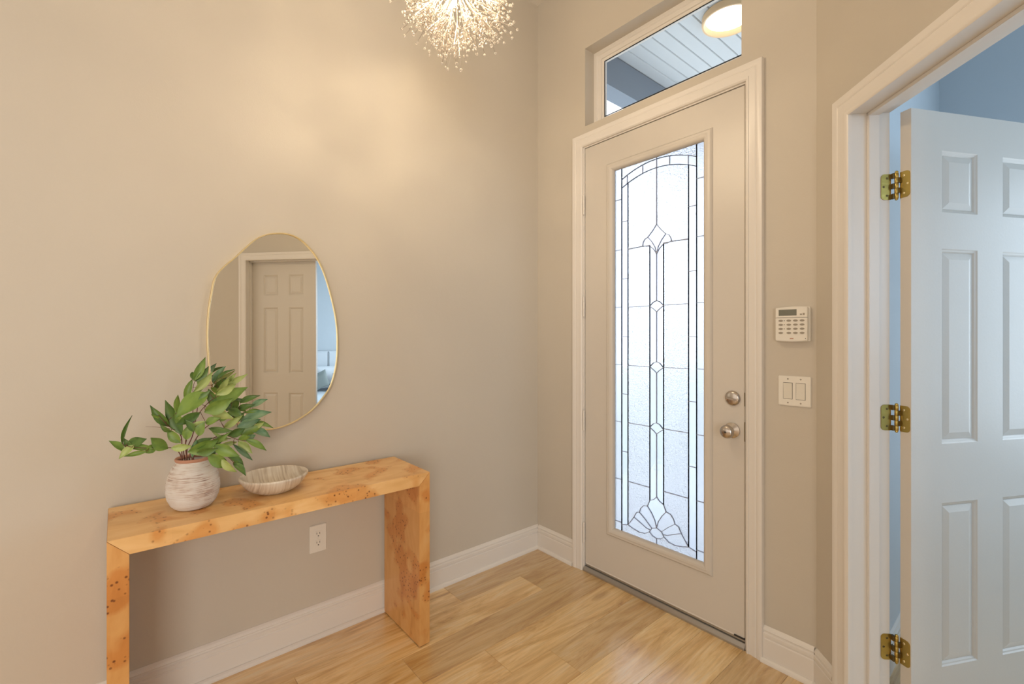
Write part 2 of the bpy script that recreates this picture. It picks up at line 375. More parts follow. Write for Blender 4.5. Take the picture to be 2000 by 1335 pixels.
w = MB().box(ex.x + .13, 5.0, -1.87, -1.75, 0, CEIL); struct('wall_bedroom_back', w, M['blue_wall'])
w = MB().prism([(-.14, -5.12), (5.74, -5.12), (5.74, -1.87), (5.12, -1.87), (5.12, BY + .12), (1.60, BY + .12), (1.60, .16), (-.14, .16)], 2, CEIL, CEIL + .1)
struct('ceiling', w, M['ceiling'])
w = MB().prism([(-.14, -5.12), (5.74, -5.12), (5.74, -1.87), (5.12, -1.87), (5.12, BY + .12), (1.60, BY + .12), (1.60, .16), (-.14, .16)], 2, -.1, -.006)
floor = struct('floor', w, M['subfloor'])
# planks run towards the front door
PW = .1847
rows = {}
def inside(x, y):
    if 0 < x < 5.62 and -5 < y < (0 if x < ex.x else -2) and (x - D.x) * R2 + y * R2 < .06: return True
    if ex.x <= x < 5.62 and -5 < y < -2: return True
    return x < 5 and -1.75 < y < BY and (x - D.x) * R2 + y * R2 > .0 and x > BX - .15
joint = {0: -.735, 1: -.335, 2: -1.173, 3: -.870, 4: -.653, 5: -1.05, 6: -1.0, 7: -1.12, 8: -1.1}
plank_cache = {}
for i in range(0, 31):
    x0 = .0205 + i * PW; x1 = x0 + PW
    if i == 0: xa = .004
    else: xa = x0
    j = joint.get(i, -rnd.uniform(.2, 1.4))
    L = 1.219
    k0 = -5
    for k in range(-5, 4):
        y0 = j + k * L; y1 = y0 + L
        y0 = max(y0, -4.995); y1 = min(y1, BY - .003)
        if y1 - y0 < .02: continue
        xc = (x0 + x1) / 2
        # trim at the front wall for rows in front of it
        ok = any(inside(xx, yy) for xx in (xa + .01, xc, x1 - .01) for yy in (y0 + .01, (y0 * 3 + y1) / 4, (y0 + y1) / 2, (y0 + 3 * y1) / 4, y1 - .01))
        if not ok: continue
        if x1 < BX - .05: y1 = min(y1, -.002 if not (DX0 + .03 < xc < DX1 - .03) else .03)
        if y1 - y0 < .02: continue
        g = .0004
        hw, hl = (x1 - xa) / 2 - g, (y1 - y0) / 2 - g; c = .0009
        mb = MB()
        vs_ = []
        for zz, ins in ((-.006, 0), (-c, 0), (0, c)):
            vs_ += [(-hw + ins, -hl + ins, zz), (hw - ins, -hl + ins, zz), (hw - ins, hl - ins, zz), (-hw + ins, hl - ins, zz)]
        fs = [(0, 3, 2, 1), (8, 9, 10, 11)] + [(a * 4 + b, a * 4 + (b + 1) % 4, a * 4 + 4 + (b + 1) % 4, a * 4 + 4 + b) for a in (0, 1) for b in range(4)]
        mb.add(vs_, fs)
        key = (round(hw, 4), round(hl, 4))
        if key in plank_cache:
            o = bpy.data.objects.new('plank', plank_cache[key]); COL.objects.link(o); o.parent = floor
        else:
            o = mb.build('plank', M['plank'], floor); plank_cache[key] = o.data
        o.location = ((xa + x1) / 2, (y0 + y1) / 2, 0)

# ------------------------------------------------------------------ baseboards
BASE = [(0, 0), (0, .014), (.098, .014), (.101, .011), (.106, .011), (.109, .0145), (.121, .0145), (.124, .010), (.130, .010), (.134, .013), (.143, .009), (.150, .002), (.150, 0)]
SHOE = [(0, .0141), (0, .027), (.006, .0268), (.014, .024), (.019, .0185), (.020, .0141)]
def base_run(name, origin, ex_, en_, length, shoe=True, m=None):
    """ex along the wall, en out of the wall into the room"""
    mb = MB()
    mb.prism([(b, a) for a, b in BASE], 0, 0, length)
    o = mb.build(name, m or M['trim'], xf=basis(origin, ex_, en_)); tag(o, kind='structure')
    if shoe:
        MB().prism([(b, a) for a, b in SHOE], 0, 0, length).build('shoe_moulding', m or M['trim'], o, xf=basis(origin, ex_, en_))
    return o
base_run('baseboard_left', (0, -5, 0), (0, 1, 0), (1, 0, 0), 5.0)
base_run('baseboard_front', (0.0145, 0, 0), (1, 0, 0), (0, -1, 0), .319 - .0145)
base_run('baseboard_front_right', (1.391, 0, 0), (1, 0, 0), (0, -1, 0), 1.592 - 1.391 - .006)
base_run('baseboard_angled', tuple(D + S * .004), tuple(S), tuple(-N), .118)
base_run('baseboard_angled_rear', tuple(D + S * 1.74), tuple(S), tuple(-N), .55)
base_run('baseboard_bedroom_left', (BX, .03, 0), (0, 1, 0), (1, 0, 0), BY - .03, shoe=False)
base_run('baseboard_bedroom_front', (BX + .015, BY, 0), (1, 0, 0), (0, -1, 0), 3.2, shoe=False)

# ------------------------------------------------------------------ front door
CAS = [(0, 0), (0, .012), (.006, .017), (.012, .0175), (.014, .014), (.020, .0145), (.040, .0185), (.044, .0165), (.050, .0205), (.062, .022), (.069, .0215), (.071, .017), (.071, 0)]
FX = basis((0, 0, 0), (1, 0, 0), (0, -1, 0))      # local y out into the foyer
X0, X1, Z0, Z1 = .404, 1.3155, .048, 2.484
o = sweep([(X0 - .011, 0), (X0 - .011, Z1 + .010), (X1 + .011, Z1 + .010), (X1 + .011, 0)], CAS, side=1)
# path runs up, across and down: left normal points away from the opening on every leg
casing = o.build('trim_1', M['trim'], xf=FX, smooth=AUTO); tag(casing, kind='structure')
jb = MB(); jb.box(DX0, X0 - .004, .0, .155, 0, DZ); jb.box(X1 + .004, DX1, .0, .155, 0, DZ); jb.box(X0 - .004, X1 + .004, .0, .155, Z1 + .004, DZ)
jb.box(X0 - .004, X0 + .012, .052, .066, .02, Z1 + .004); jb.box(X1 - .012, X1 + .004, .052, .066, .02, Z1 + .004); jb.box(X0, X1, .052, .066, Z1 - .012, Z1 + .004)
tag(jb.build('trim_2', M['trim']), kind='structure')
th = MB(); th.prism([(-.012, .0), (-.012, .010), (-.002, .026), (.05, .030), (.06, .024), (.15, .018), (.15, .0)], 0, X0 - .004, X1 + .004)
th = th.build('trim_3', M['alu'], bevel=.001); tag(th, kind='structure')
MB().box(X0, X1, .006, .030, .0295, .040).build('sweep_seal', M['alu'], th)

door1 = empty('door_1', (X0, .004, 0)); tag(door1, kind='structure')
CXG = .867                                  # centre line of the glass
GX0, GX1, GZ0, GZ1 = CXG - .270, CXG + .270, .298, 2.312
def world_child(o, par):
    o.parent = par; o.matrix_parent_inverse = Matrix.Translation(par.location).inverted(); return o
sl = MB()
for bx_ in ((X0, GX0 - .004, Z0, Z1), (GX1 + .004, X1, Z0, Z1), (GX0 - .004, GX1 + .004, Z0, GZ0 - .004), (GX0 - .004, GX1 + .004, GZ1 + .004, Z1)):
    sl.box(bx_[0], bx_[1], .004, .048, bx_[2], bx_[3])
slab = sl.build('slab', M['door'])
bm = bmesh.new(); bm.from_mesh(slab.data); bmesh.ops.remove_doubles(bm, verts=bm.verts, dist=1e-5); bm.to_mesh(slab.data); bm.free()
world_child(slab, door1)
LIP = [(-.010, -.016), (-.010, -.003), (-.004, .006), (.004, .013), (.012, .0145), (.018, .011), (.026, .011), (.032, .006), (.036, 0.), (.036, -.004), (0, -.004), (0, -.016)]
# local y is foyer-ward: door face at y=-.004
mo = sweep([(GX0, GZ0), (GX0, GZ1), (GX1, GZ1), (GX1, GZ0)], [(a, b - .0035) for a, b in LIP], closed=True, side=1).build('glass_moulding', M['door'], xf=FX, smooth=AUTO)
world_child(mo, door1)
# leaded glass: panes as polygons in (u,z), the cames follow their edges
GY = .020
def arc_pts(fn, u0, u1, n=6): return [(u0 + (u1 - u0) * i / n, fn(u0 + (u1 - u0) * i / n)) for i in range(n + 1)]
def outer(u): return 2.295 - .052 * (abs(u - CXG) / .217) ** 2
def inner(u): return 2.250 - .054 * (abs(u - CXG) / .217) ** 2
C_ = CXG
H = [2.136, 1.857, 1.54, 1.222, .906, .588, .351]
HB = [2.01, 1.695, 1.376, 1.062, .746]
panes = []      # (polygon, material)
EX = .268
for sg in (-1, 1):
    u0, u1 = C_ + sg * EX, C_ + sg * .217
    zz = [2.312] + H + [.298]
    for a, b_ in zip(zz[:-1], zz[1:]): panes.append(([(u0, a), (u1, a), (u1, b_), (u0, b_)], 'glass_bord'))
    # narrow bevel strip below the arch
    u2 = C_ + sg * .176
    zz = HB
    top = [(u1, inner(u1)), (u2, inner(u2))]
    panes.append((top + [(u2, HB[0]), (u1, HB[0])], 'glass_bevel'))
    for a, b_ in zip(HB[:-1], HB[1:]): panes.append(([(u1, a), (u2, a), (u2, b_), (u1, b_)], 'glass_bevel'))
    panes.append(([(u1, HB[-1]), (u2, HB[-1]), (u2, .351), (u1, .340)], 'glass_bevel'))
    # main field
    uc = C_ + sg * .040
    # upper field up to the arch, bounded below by H[1] and by the motif
    seg = arc_pts(inner, u2, C_, 6)
    panes.append((seg + [(C_, 1.957), (C_ + sg * .025, 1.926), (C_ + sg * .052, 1.899), (C_ + sg * .070, 1.891), (C_ + sg * .081, 1.874), (C_ + sg * .083, 1.857), (u2, 1.852)], 'glass_tex'))
    for (a, b_) in ((1.855, 1.538), (1.538, 1.220), (1.220, .907), (.907, .588)):
        A = [(u2, a), (uc + (sg * .0 if a < 1.8 else 0), a), (uc, b_), (u2, b_)]
        panes.append((A, 'glass_tex'))
    # lowest field, above the fan
    panes.append(([(u2, .588), (uc, .588), (uc, .520), (C_ + sg * .054, .487), (C_ + sg * .079, .482), (C_ + sg * .096, .462), (C_ + sg * .103, .440), (C_ + sg * .122, .434), (C_ + sg * .138, .404), (C_ + sg * .156, .378), (u2, .351)], 'glass_tex'))
    # centre strips between the little diamonds
    def strip(zt, zb, point_top, point_bot):
        P = []
        P.append((uc, zt - (.0 if point_top else 0)))
        return P
    ds = [(1.535, .027), (1.219, .029), (.903, .029)]
    # strip 1: from motif to first diamond
    panes.append(([(uc, 1.850), (C_ + sg * .018, 1.832), (C_, 1.804), (C_, 1.562), (C_ + sg * .018, 1.556), (uc, 1.538)], 'glass_bevel'))
    zt = [1.535, 1.219, .903]
    for i, z in enumerate(zt):
        zb = zt[i + 1] if i < 2 else None
        low = [(uc, z), (C_ + sg * .016, z - .016), (C_, z - .030)]
        if zb is not None: poly = low + [(C_, zb + .028), (C_ + sg * .018, zb + .022), (uc, zb)]
        else: poly = low + [(C_, .549), (C_ + sg * .016, .532), (uc, .520)]
        panes.append((poly, 'glass_bevel'))
    # petals of the upper motif
    panes.append(([(C_, 1.804), (C_ + sg * .010, 1.842), (C_ + sg * .030, 1.874), (C_ + sg * .052, 1.899), (C_ + sg * .070, 1.891), (C_ + sg * .081, 1.874), (C_ + sg * .083, 1.857), (C_ + sg * .060, 1.852), (uc, 1.850), (C_ + sg * .018, 1.832)], 'glass_bevel'))
    # fan petals
    hub = [(C_ + sg * .042, .356), (C_ + sg * .028, .378), (C_, .389)]
    p1 = [(C_, .389), (C_ + sg * .010, .425), (C_ + sg * .030, .458), (C_ + sg * .054, .487), (C_ + sg * .079, .482), (C_ + sg * .096, .462), (C_ + sg * .103, .440), (C_ + sg * .066, .412), (C_ + sg * .028, .378)]
    panes.append((p1, 'glass_bord'))
    p2 = [(C_ + sg * .028, .378), (C_ + sg * .066, .412), (C_ + sg * .103, .440), (C_ + sg * .122, .434), (C_ + sg * .138, .404), (C_ + sg * .100, .388), (C_ + sg * .062, .370), (C_ + sg * .036, .366)]
    panes.append((p2, 'glass_bord'))
    p3 = [(C_ + sg * .042, .356), (C_ + sg * .036, .366), (C_ + sg * .062, .370), (C_ + sg * .100, .388), (C_ + sg * .138, .404), (C_ + sg * .156, .378), (u2, .351), (C_ + sg * .140, .340), (C_ + sg * .105, .334), (C_ + sg * .070, .338)]
    panes.append((p3, 'glass_bord'))
    # ground piece under the fan
    panes.append(([(C_, .334), (C_ + sg * .024, .340), (C_ + sg * .042, .356), (C_ + sg * .070, .338), (C_ + sg * .105, .334), (C_ + sg * .140, .340), (u2, .351), (u1, .340), (u1, .298), (C_, .298)], 'glass_tex'))
# motif heart, little diamonds, fan heart and hub
panes.append(([(C_, 1.957), (C_ + .025, 1.926), (C_ + .052, 1.899), (C_ + .030, 1.874), (C_ + .010, 1.842), (C_, 1.804), (C_ - .010, 1.842), (C_ - .030, 1.874), (C_ - .052, 1.899), (C_ - .025, 1.926)], 'glass_bevel'))
for z in (1.535, 1.219, .903):
    panes.append(([(C_, z + .028), (C_ + .018, z + .022), (C_ + .033, z + .008), (C_ + .040, z), (C_ + .016, z - .016), (C_, z - .030), (C_ - .016, z - .016), (C_ - .040, z), (C_ - .033, z + .008), (C_ - .018, z + .022)], 'glass_bevel'))
panes.append(([(C_, .549), (C_ + .016, .532), (C_ + .040, .520), (C_ + .054, .487), (C_ + .030, .458), (C_ + .010, .425), (C_, .389), (C_ - .010, .425), (C_ - .030, .458), (C_ - .054, .487), (C_ - .040, .520), (C_ - .016, .532)], 'glass_bevel'))
panes.append(([(C_, .389), (C_ + .028, .378), (C_ + .036, .366), (C_ + .042, .356), (C_ + .024, .340), (C_, .334), (C_ - .024, .340), (C_ - .042, .356), (C_ - .036, .366), (C_ - .028, .378)], 'glass_bord'))
# the arch band and the corner above it
cuts = [-.217, -.180, -.083, 0, .074, .174, .217]
for a, b_ in zip(cuts[:-1], cuts[1:]):
    if a == 0 or b_ == 0: pass
    panes.append((arc_pts(outer, C_ + a, C_ + b_, 3) + arc_pts(inner, C_ + b_, C_ + a, 3), 'glass_bord'))
panes.append(([(C_ - .217, 2.312), (C_, 2.312), (C_, outer(C_))] + arc_pts(outer, C_, C_ - .217, 5)[1:], 'glass_tex'))
panes.append(([(C_ + .217, 2.312), (C_, 2.312), (C_, outer(C_))] + arc_pts(outer, C_, C_ + .217, 5)[1:], 'glass_tex'))
edges = {}
for poly, mt in panes:
    mb = MB().prism(poly, 1, GY, GY + .004)
    p = mb.build('pane', M[mt]); world_child(p, door1)
    n = len(poly)
    for i in range(n):
        a, b_ = poly[i], poly[(i + 1) % n]
        k = tuple(sorted(((round(a[0], 4), round(a[1], 4)), (round(b_[0], 4), round(b_[1], 4)))))
        edges[k] = 1
cm = MB()
for (a, b_) in edges:
    if a == b_: continue
    if (a[1] > 2.305 and b_[1] > 2.305) or (a[1] < .30 and b_[1] < .30): continue
    va, vb = Vector((a[0], 0, a[1])), Vector((b_[0], 0, b_[1])); d = (vb - va)
    if d.length < 1e-4: continue
    d.normalize(); q = Vector((-d.z, 0, d.x)) * .0013; e = d * .001
    P = [va - e + q, vb + e + q, vb + e - q, va - e - q]
    cm.add([(p.x, GY - .0025, p.z) for p in P] + [(p.x, GY + .0065, p.z) for p in P], [(0, 1, 2, 3), (7, 6, 5, 4), (0, 4, 5, 1), (1, 5, 6, 2), (2, 6, 7, 3), (3, 7, 4, 0)])
cames = cm.build('lead_came', M['came']); world_child(cames, door1); tag(cames, 'grey blue lead lines in arch, diamonds and fan pattern')
# outer glazing that closes the unit
world_child(MB().box(GX0, GX1, .040, .044, GZ0, GZ1).build('outer_pane', M['glass_clear']), door1)
# deadbolt and knob
db = MB().lathe([(.001, 0), (.030, 0), (.0335, -.002), (.0335, -.006), (.029, -.012), (.024, -.0145), (.001, -.0145)], (1.264, .004, 1.101), 1, 36, False).build('deadbolt', M['nickel'], smooth=AUTO); world_child(db, door1)
tt = MB(); tt.prism([(-.022, -.004), (.022, -.004), (.022, .004), (-.022, .004)], 1, -.024, -.0105)
tt = tt.build('thumb_turn', M['nickel'], bevel=.0025, xf=Matrix.Translation((1.262, .004, 1.099)) @ Matrix.Rotation(math.radians(8), 4, 'Y')); world_child(tt, db); tt.matrix_parent_inverse = Matrix.Identity(4); tt.parent = db; tt.matrix_parent_inverse = (Matrix.Translation(door1.location) @ Matrix.Translation(-door1.location)).inverted()
kn = MB().lathe([(.001, 0), (.031, 0), (.034, -.003), (.034, -.008), (.022, -.014), (.013, -.018), (.0125, -.030), (.018, -.036), (.026, -.042), (.030, -.052), (.0285, -.062), (.022, -.069), (.012, -.072), (.001, -.073)], (1.262, .004, .957), 1, 40, False).build('door_knob', M['nickel'], smooth=AUTO); world_child(kn, door1)
ks = MB().box(1.257, 1.267, -.0705, -.0675, .953, .961).build('keyhole_button', M['nickel_dark'], kn, bevel=.001)
world_child(MB().box(1.3158, 1.3185, -.001, .03, .915, 1.0).build('strike_plate', M['brass_dark']), door1)
world_child(MB().box(1.3158, 1.3185, -.001, .03, 1.07, 1.13).build('strike_plate', M['brass_dark']), door1)
for z in (2.15, 1.55, .88, .22):
    h = MB(); 
    for q in range(5): h.lathe([(.0058, 0), (.0058, .0215)], (X0 - .0035, -.006, z - .055 + q * .0222), 2, 12)
    h.ball((X0 - .0035, -.006, z + .058), .006)
    world_child(h.build('hinge', M['trim'], smooth=AUTO), door1)
world_child(MB().box(X0 + .002, X1 - .002, .003, .048, .0405, .0475).build('door_sweep', M['trim'], bevel=.001), door1)
world_child(MB().box(X1 - .045, X1 + .002, -.0005, .02, .041, .047).build('sweep_clip', M['rubber']), door1)

# ------------------------------------------------------------------ transom window
win = empty('window_1', (TX0, .08, TZ0)); tag(win, kind='structure')
TXR = TX1 + .026
fr = sweep([(TX0, TZ0), (TX0, TZ1), (TXR, TZ1), (TXR, TZ0)], [(0, -.082), (-.022, -.082), (-.026, -.088), (-.046, -.092), (-.048, -.098), (-.062, -.101), (-.064, -.125), (0, -.125)], closed=True, side=1).build('window_frame', M['trim'], xf=FX, smooth=AUTO)
world_child(fr, win)
gs = sweep([(TX0 + .064, TZ0 + .064), (TX0 + .064, TZ1 - .064), (TXR - .064, TZ1 - .064), (TXR - .064, TZ0 + .064)], [(0, -.099), (-.004, -.099), (-.004, -.103), (0, -.103)], closed=True, side=1).build('gasket', M['rubber'], xf=FX)
world_child(gs, win)
world_child(MB().box(TX0 + .062, TXR - .062, .106, .110, TZ0 + .062, TZ1 - .062).build('pane', M['glass_clear']), win)
tag(MB().box(TX0 - .05, TX1 + .05, .13, .155, TZ0 - .03, TZ0 + .004).build('trim_4', M['trim']), kind='structure')

# ------------------------------------------------------------------ angled double doorway
AX = XD @ Matrix.Scale(-1, 4, (0, 1, 0))   # local y towards the foyer
J0, J1, JZ = .208, 1.640, 2.155
CAS2 = [(0, 0), (0, .012), (.007, .0175), (.012, .0185), (.014, .0155), (.022, .016), (.045, .020), (.048, .018), (.054, .022), (.066, .0235), (.073, .023), (.075, .018), (.075, 0)]
tag(sweep([(J0 + .004 - .0, 0), (J0 + .004, JZ - .004), (J1 - .004, JZ - .004), (J1 - .004, 0)], [(a - 0, b_) for a, b_ in CAS2], side=1).build('trim_5', M['trim'], xf=AX, smooth=AUTO), kind='structure')
# side=+1 with the path going up puts the profile to the left: shift so the moulding lies outside the opening
jm = MB()
jm.box(SO0, J0, -.001, .128, 0, SZ); jm.box(J1, SO1, -.001, .128, 0, SZ); jm.box(J0, J1, -.001, .128, JZ, SZ)
jm.box(J0, J0 + .012, .052, .087, 0, JZ); jm.box(J1 - .012, J1, .052, .087, 0, JZ); jm.box(J0, J1, .052, .087, JZ - .012, JZ)
tag(jm.build('trim_6', M['trim'], xf=XD, bevel=.0012), kind='structure')

def six_panel(name, pivot, ang, flip, width=.708):
    """leaf built along local +x from the hinge, thickness along local y (0 .. .035)"""
    root = empty(name, pivot, 0); tag(root, kind='structure')
    zb, zt = .012, 2.146
    st, cst = .138, .118
    pw = (width - 2 * st + .01 - cst) / 2
    xs = [0, st - .005, st - .005 + pw, width - (st - .005) - pw, width - (st - .005), width]
    zs = [zb, .245, .806, 1.009, 1.678, 1.803, 2.014, zt]
    mb = MB(); T = .035
    for face in (0, 1):
        y = 0 if face == 0 else T; sgn = 1 if face == 0 else -1
        for i in range(5):
            for j in range(7):
                if i in (1, 3) and j in (1, 3, 5):
                    r = [(0, 0), (.004, .0035), (.008, .005), (.013, .0095)]
                    vs_ = []
                    for ins, dep in r:
                        vs_ += [(xs[i] + ins, y + sgn * dep, zs[j] + ins), (xs[i + 1] - ins, y + sgn * dep, zs[j] + ins), (xs[i + 1] - ins, y + sgn * dep, zs[j + 1] - ins), (xs[i] + ins, y + sgn * dep, zs[j + 1] - ins)]
                    mb.add(vs_, [(a * 4 + b, a * 4 + (b + 1) % 4, a * 4 + 4 + (b + 1) % 4, a * 4 + 4 + b) for a in range(3) for b in range(4)] + [(12, 13, 14, 15)])
                else:
                    mb.add([(xs[i], y, zs[j]), (xs[i + 1], y, zs[j]), (xs[i + 1], y, zs[j + 1]), (xs[i], y, zs[j + 1])], [(0, 1, 2, 3)])
    for j in range(7):
        mb.add([(0, 0, zs[j]), (0, T, zs[j]), (0, T, zs[j + 1]), (0, 0, zs[j + 1])], [(0, 1, 2, 3)]); mb.add([(width, 0, zs[j]), (width, T, zs[j]), (width, T, zs[j + 1]), (width, 0, zs[j + 1])], [(0, 1, 2, 3)])
    for i in range(5):
        for z in (zb, zt): mb.add([(xs[i], 0, z), (xs[i + 1], 0, z), (xs[i + 1], T, z), (xs[i], T, z)], [(0, 1, 2, 3)])
    fl = Matrix.Scale(-1, 4, (1, 0, 0)) if flip else Matrix.Identity(4)
    XF = Matrix.Rotation(ang, 4, 'Z') @ fl
    s_ = mb.build('slab', M['door'], root, xf=XF)
    bm = bmesh.new(); bm.from_mesh(s_.data); bmesh.ops.remove_doubles(bm, verts=bm.verts, dist=1e-5); bmesh.ops.recalc_face_normals(bm, faces=bm.faces); bm.to_mesh(s_.data); bm.free()
    for i in (1, 3):
        for j in (1, 3, 5):
            p = MB(); vs_ = []
            for ins, y in ((.014, .0100), (.014, .0085), (.036, .0025), (.036, T - .0025), (.014, T - .0085), (.014, T - .0100)):
                vs_ += [(xs[i] + ins, y, zs[j] + ins), (xs[i + 1] - ins, y, zs[j] + ins), (xs[i + 1] - ins, y, zs[j + 1] - ins), (xs[i] + ins, y, zs[j + 1] - ins)]
            # two frusta back to back
            p.add(vs_[:12], [(0, 3, 2, 1)] + [(a * 4 + b, a * 4 + (b + 1) % 4, a * 4 + 4 + (b + 1) % 4, a * 4 + 4 + b) for a in range(2) for b in range(4)] + [(8, 9, 10, 11)])
            p.add(vs_[12:], [(0, 3, 2, 1)] + [(a * 4 + b, a * 4 + (b + 1) % 4, a * 4 + 4 + (b + 1) % 4, a * 4 + 4 + b) for a in range(2) for b in range(4)] + [(8, 9, 10, 11)])
            p.build('panel', M['door'], root, xf=XF)
    return root, XF
# open leaf, hinged at the jamb nearest the front wall, turned 107 degrees into the bedroom
pin = D + S * .222 + N * .140
base_ang = math.atan2(S.y, S.x)            # -45 degrees
th_ = math.radians(107)
root2, XF2 = six_panel('door_2', pin, 0, False)
# place: local x = closed direction rotated by +107; foyer face at local y=-.041 from pin
A2 = base_ang + th_
M2 = Matrix.Rotation(A2, 4, 'Z') @ Matrix.Translation((.009, -.041, 0))
for ch in root2.children: ch.data.transform(M2)
# closed leaf at the far side: hinge at J1, extends back towards J0
root3, XF3 = six_panel('door_3', D + S * (J1 - .002) + N * .090, 0, True)
for ch in root3.children: ch.data.transform(Matrix.Rotation(base_ang, 4, 'Z')); 
for ch in root3.children:
    bm = bmesh.new(); bm.from_mesh(ch.data); bmesh.ops.recalc_face_normals(bm, faces=bm.faces); bm.to_mesh(ch.data); bm.free()
bolt = MB().box(-.7075, -.7065, .005, .03, .93, .99).build('edge_bolt', M['brass_dark'], root3, xf=Matrix.Rotation(base_ang, 4, 'Z'))
cp = MB().lathe([(.001, 0), (.011, 0), (.011, -.006), (.001, -.006)], (-.68, .015, 2.154), 2, 12, False).build('roller_catch', M['brass_dark'], root3, xf=Matrix.Rotation(base_ang, 4, 'Z'))

# hinges of the open leaf
def rleaf(w_, h_, r, flip=1):
    """plate outline with rounded corners on the far side, starting at x=0"""
    P = [(0, -h_ / 2), (w_ - r, -h_ / 2)] + [(w_ - r + r * math.sin(a * math.pi / 12), -h_ / 2 + r - r * math.cos(a * math.pi / 12)) for a in range(1, 7)]
    P += [(w_ - r + r * math.cos(a * math.pi / 12), h_ / 2 - r + r * math.sin(a * math.pi / 12)) for a in range(0, 7)] + [(0, h_ / 2)]
    return P
for z in (1.896, 1.096, .300):
    hg = empty('hinge', (0, 0, 0)); hg.parent = root2
    kb = MB()
    for q in range(5): kb.lathe([(.0052, 0), (.0060, .0012), (.0060, .0160), (.0052, .0172)], (0, 0, z - .0435 + q * .0176), 2, 14)
    kb.ball((0, 0, z + .0465), .0055); kb.ball((0, 0, z - .0455), .0050)
    kb.build('knuckle', M['brass'], hg, smooth=AUTO)
    # leaf on the jamb (plane s = J0, runs from the pin back towards the foyer)
    xfj = Matrix.Rotation(base_ang, 4, 'Z') @ Matrix(((0, -1, 0, -.0125), (-1, 0, 0, -.010), (0, 0, 1, z), (0, 0, 0, 1)))
    jl = MB().prism(rleaf(.032, .089, .012), 1, -.0012, .0012).build('hinge_leaf', M['brass'], hg, xf=xfj)
    for dz, dx in ((.030, .013), (0, .024), (-.030, .013)):
        MB().lathe([(.001, -.0022), (.0032, -.0020), (.0040, -.0012)], (dx, 0, dz), 1, 12, False).build('screw', M['brass_dark'], hg, xf=xfj)
    lk = MB()
    for q in (0, 2, 4): lk.box(-.0125, 0, -.011, -.003, z - .0435 + q * .0176, z - .0435 + q * .0176 + .0172)
    lk.build('hinge_strap', M['brass_dark'], hg, xf=Matrix.Rotation(base_ang, 4, 'Z'))
    # leaf on the hinge edge of the slab: plane local x = .009, from the bedroom corner towards the foyer corner
    xfs = Matrix.Rotation(A2, 4, 'Z') @ Matrix(((0, 1, 0, .0085), (-1, 0, 0, -.006), (0, 0, 1, z), (0, 0, 0, 1)))
    MB().prism(rleaf(.032, .089, .012), 1, -.0012, .0012).build('hinge_leaf', M['brass'], hg, xf=xfs)
    for dz, dx in ((.030, .013), (0, .024), (-.030, .013)):
        MB().lathe([(.001, -.0022), (.0032, -.0020), (.0040, -.0012)], (dx, 0, dz), 1, 12, False).build('screw', M['gold'], hg, xf=xfs)
    lk = MB()
    for q in (1, 3): lk.box(0, .0085, -.010, -.003, z - .0435 + q * .0176, z - .0435 + q * .0176 + .0172)
    lk.build('hinge_strap', M['brass_dark'], hg, xf=Matrix.Rotation(A2, 4, 'Z'))

# frames of two unseen bedroom windows, added to carry the daylight
wb = sweep([(2.75, .65), (2.75, 2.45), (4.35, 2.45), (4.35, .65)], CAS, closed=True, side=1).build('unseen_window_2', M['trim'], xf=basis((0, BY, 0), (1, 0, 0), (0, -1, 0)), smooth=AUTO); tag(wb, kind='structure')
wc = sweep([(-.90, 1.30), (-.90, 2.40), (0, 2.40), (0, 1.30)], CAS, closed=True, side=1).build('unseen_window_3', M['trim'], xf=basis((5.0, 0, 0), (0, 1, 0), (-1, 0, 0)), smooth=AUTO); tag(wc, kind='structure')
MB().box(2.75, 4.35, BY + .06, BY + .065, .65, 2.45).build('pane', M['glass_clear'], wb)

# ------------------------------------------------------------------ console table
TXF, TXB, TYL, TYR, TH_, TT = .377, .024, -2.123, -1.030, .769, .053
tb = empty('console_table', ((TXF + TXB) / 2, (TYL + TYR) / 2, 0)); tag(tb, 'long waterfall console table in honey burl wood veneer against the wall', 'table')
def loc_child(mb, name, mat, par, bevel=0):
    o = mb.build(name, mat, par, bevel=bevel, xf=Matrix.Translation(-par.location)); return o
g = .0004
loc_child(MB().prism([(TYL, TH_), (TYR, TH_), (TYR - TT + g, TH_ - TT), (TYL + TT - g, TH_ - TT)], 0, TXB, TXF), 'tabletop', M['burl_top'], tb, .0008)
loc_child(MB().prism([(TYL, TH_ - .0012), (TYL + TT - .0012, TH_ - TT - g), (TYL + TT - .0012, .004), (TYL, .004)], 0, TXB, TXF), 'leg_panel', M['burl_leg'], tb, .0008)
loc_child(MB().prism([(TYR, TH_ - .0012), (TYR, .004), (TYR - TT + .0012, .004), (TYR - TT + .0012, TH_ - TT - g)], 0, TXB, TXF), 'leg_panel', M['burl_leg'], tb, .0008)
for yy in (TYL + .004, TYR - TT + .004):
    for xx in (TXB + .02, TXF - .05): loc_child(MB().box(xx, xx + .03, yy, yy + TT - .008, 0, .0045), 'foot_pad', M['slot'], tb)

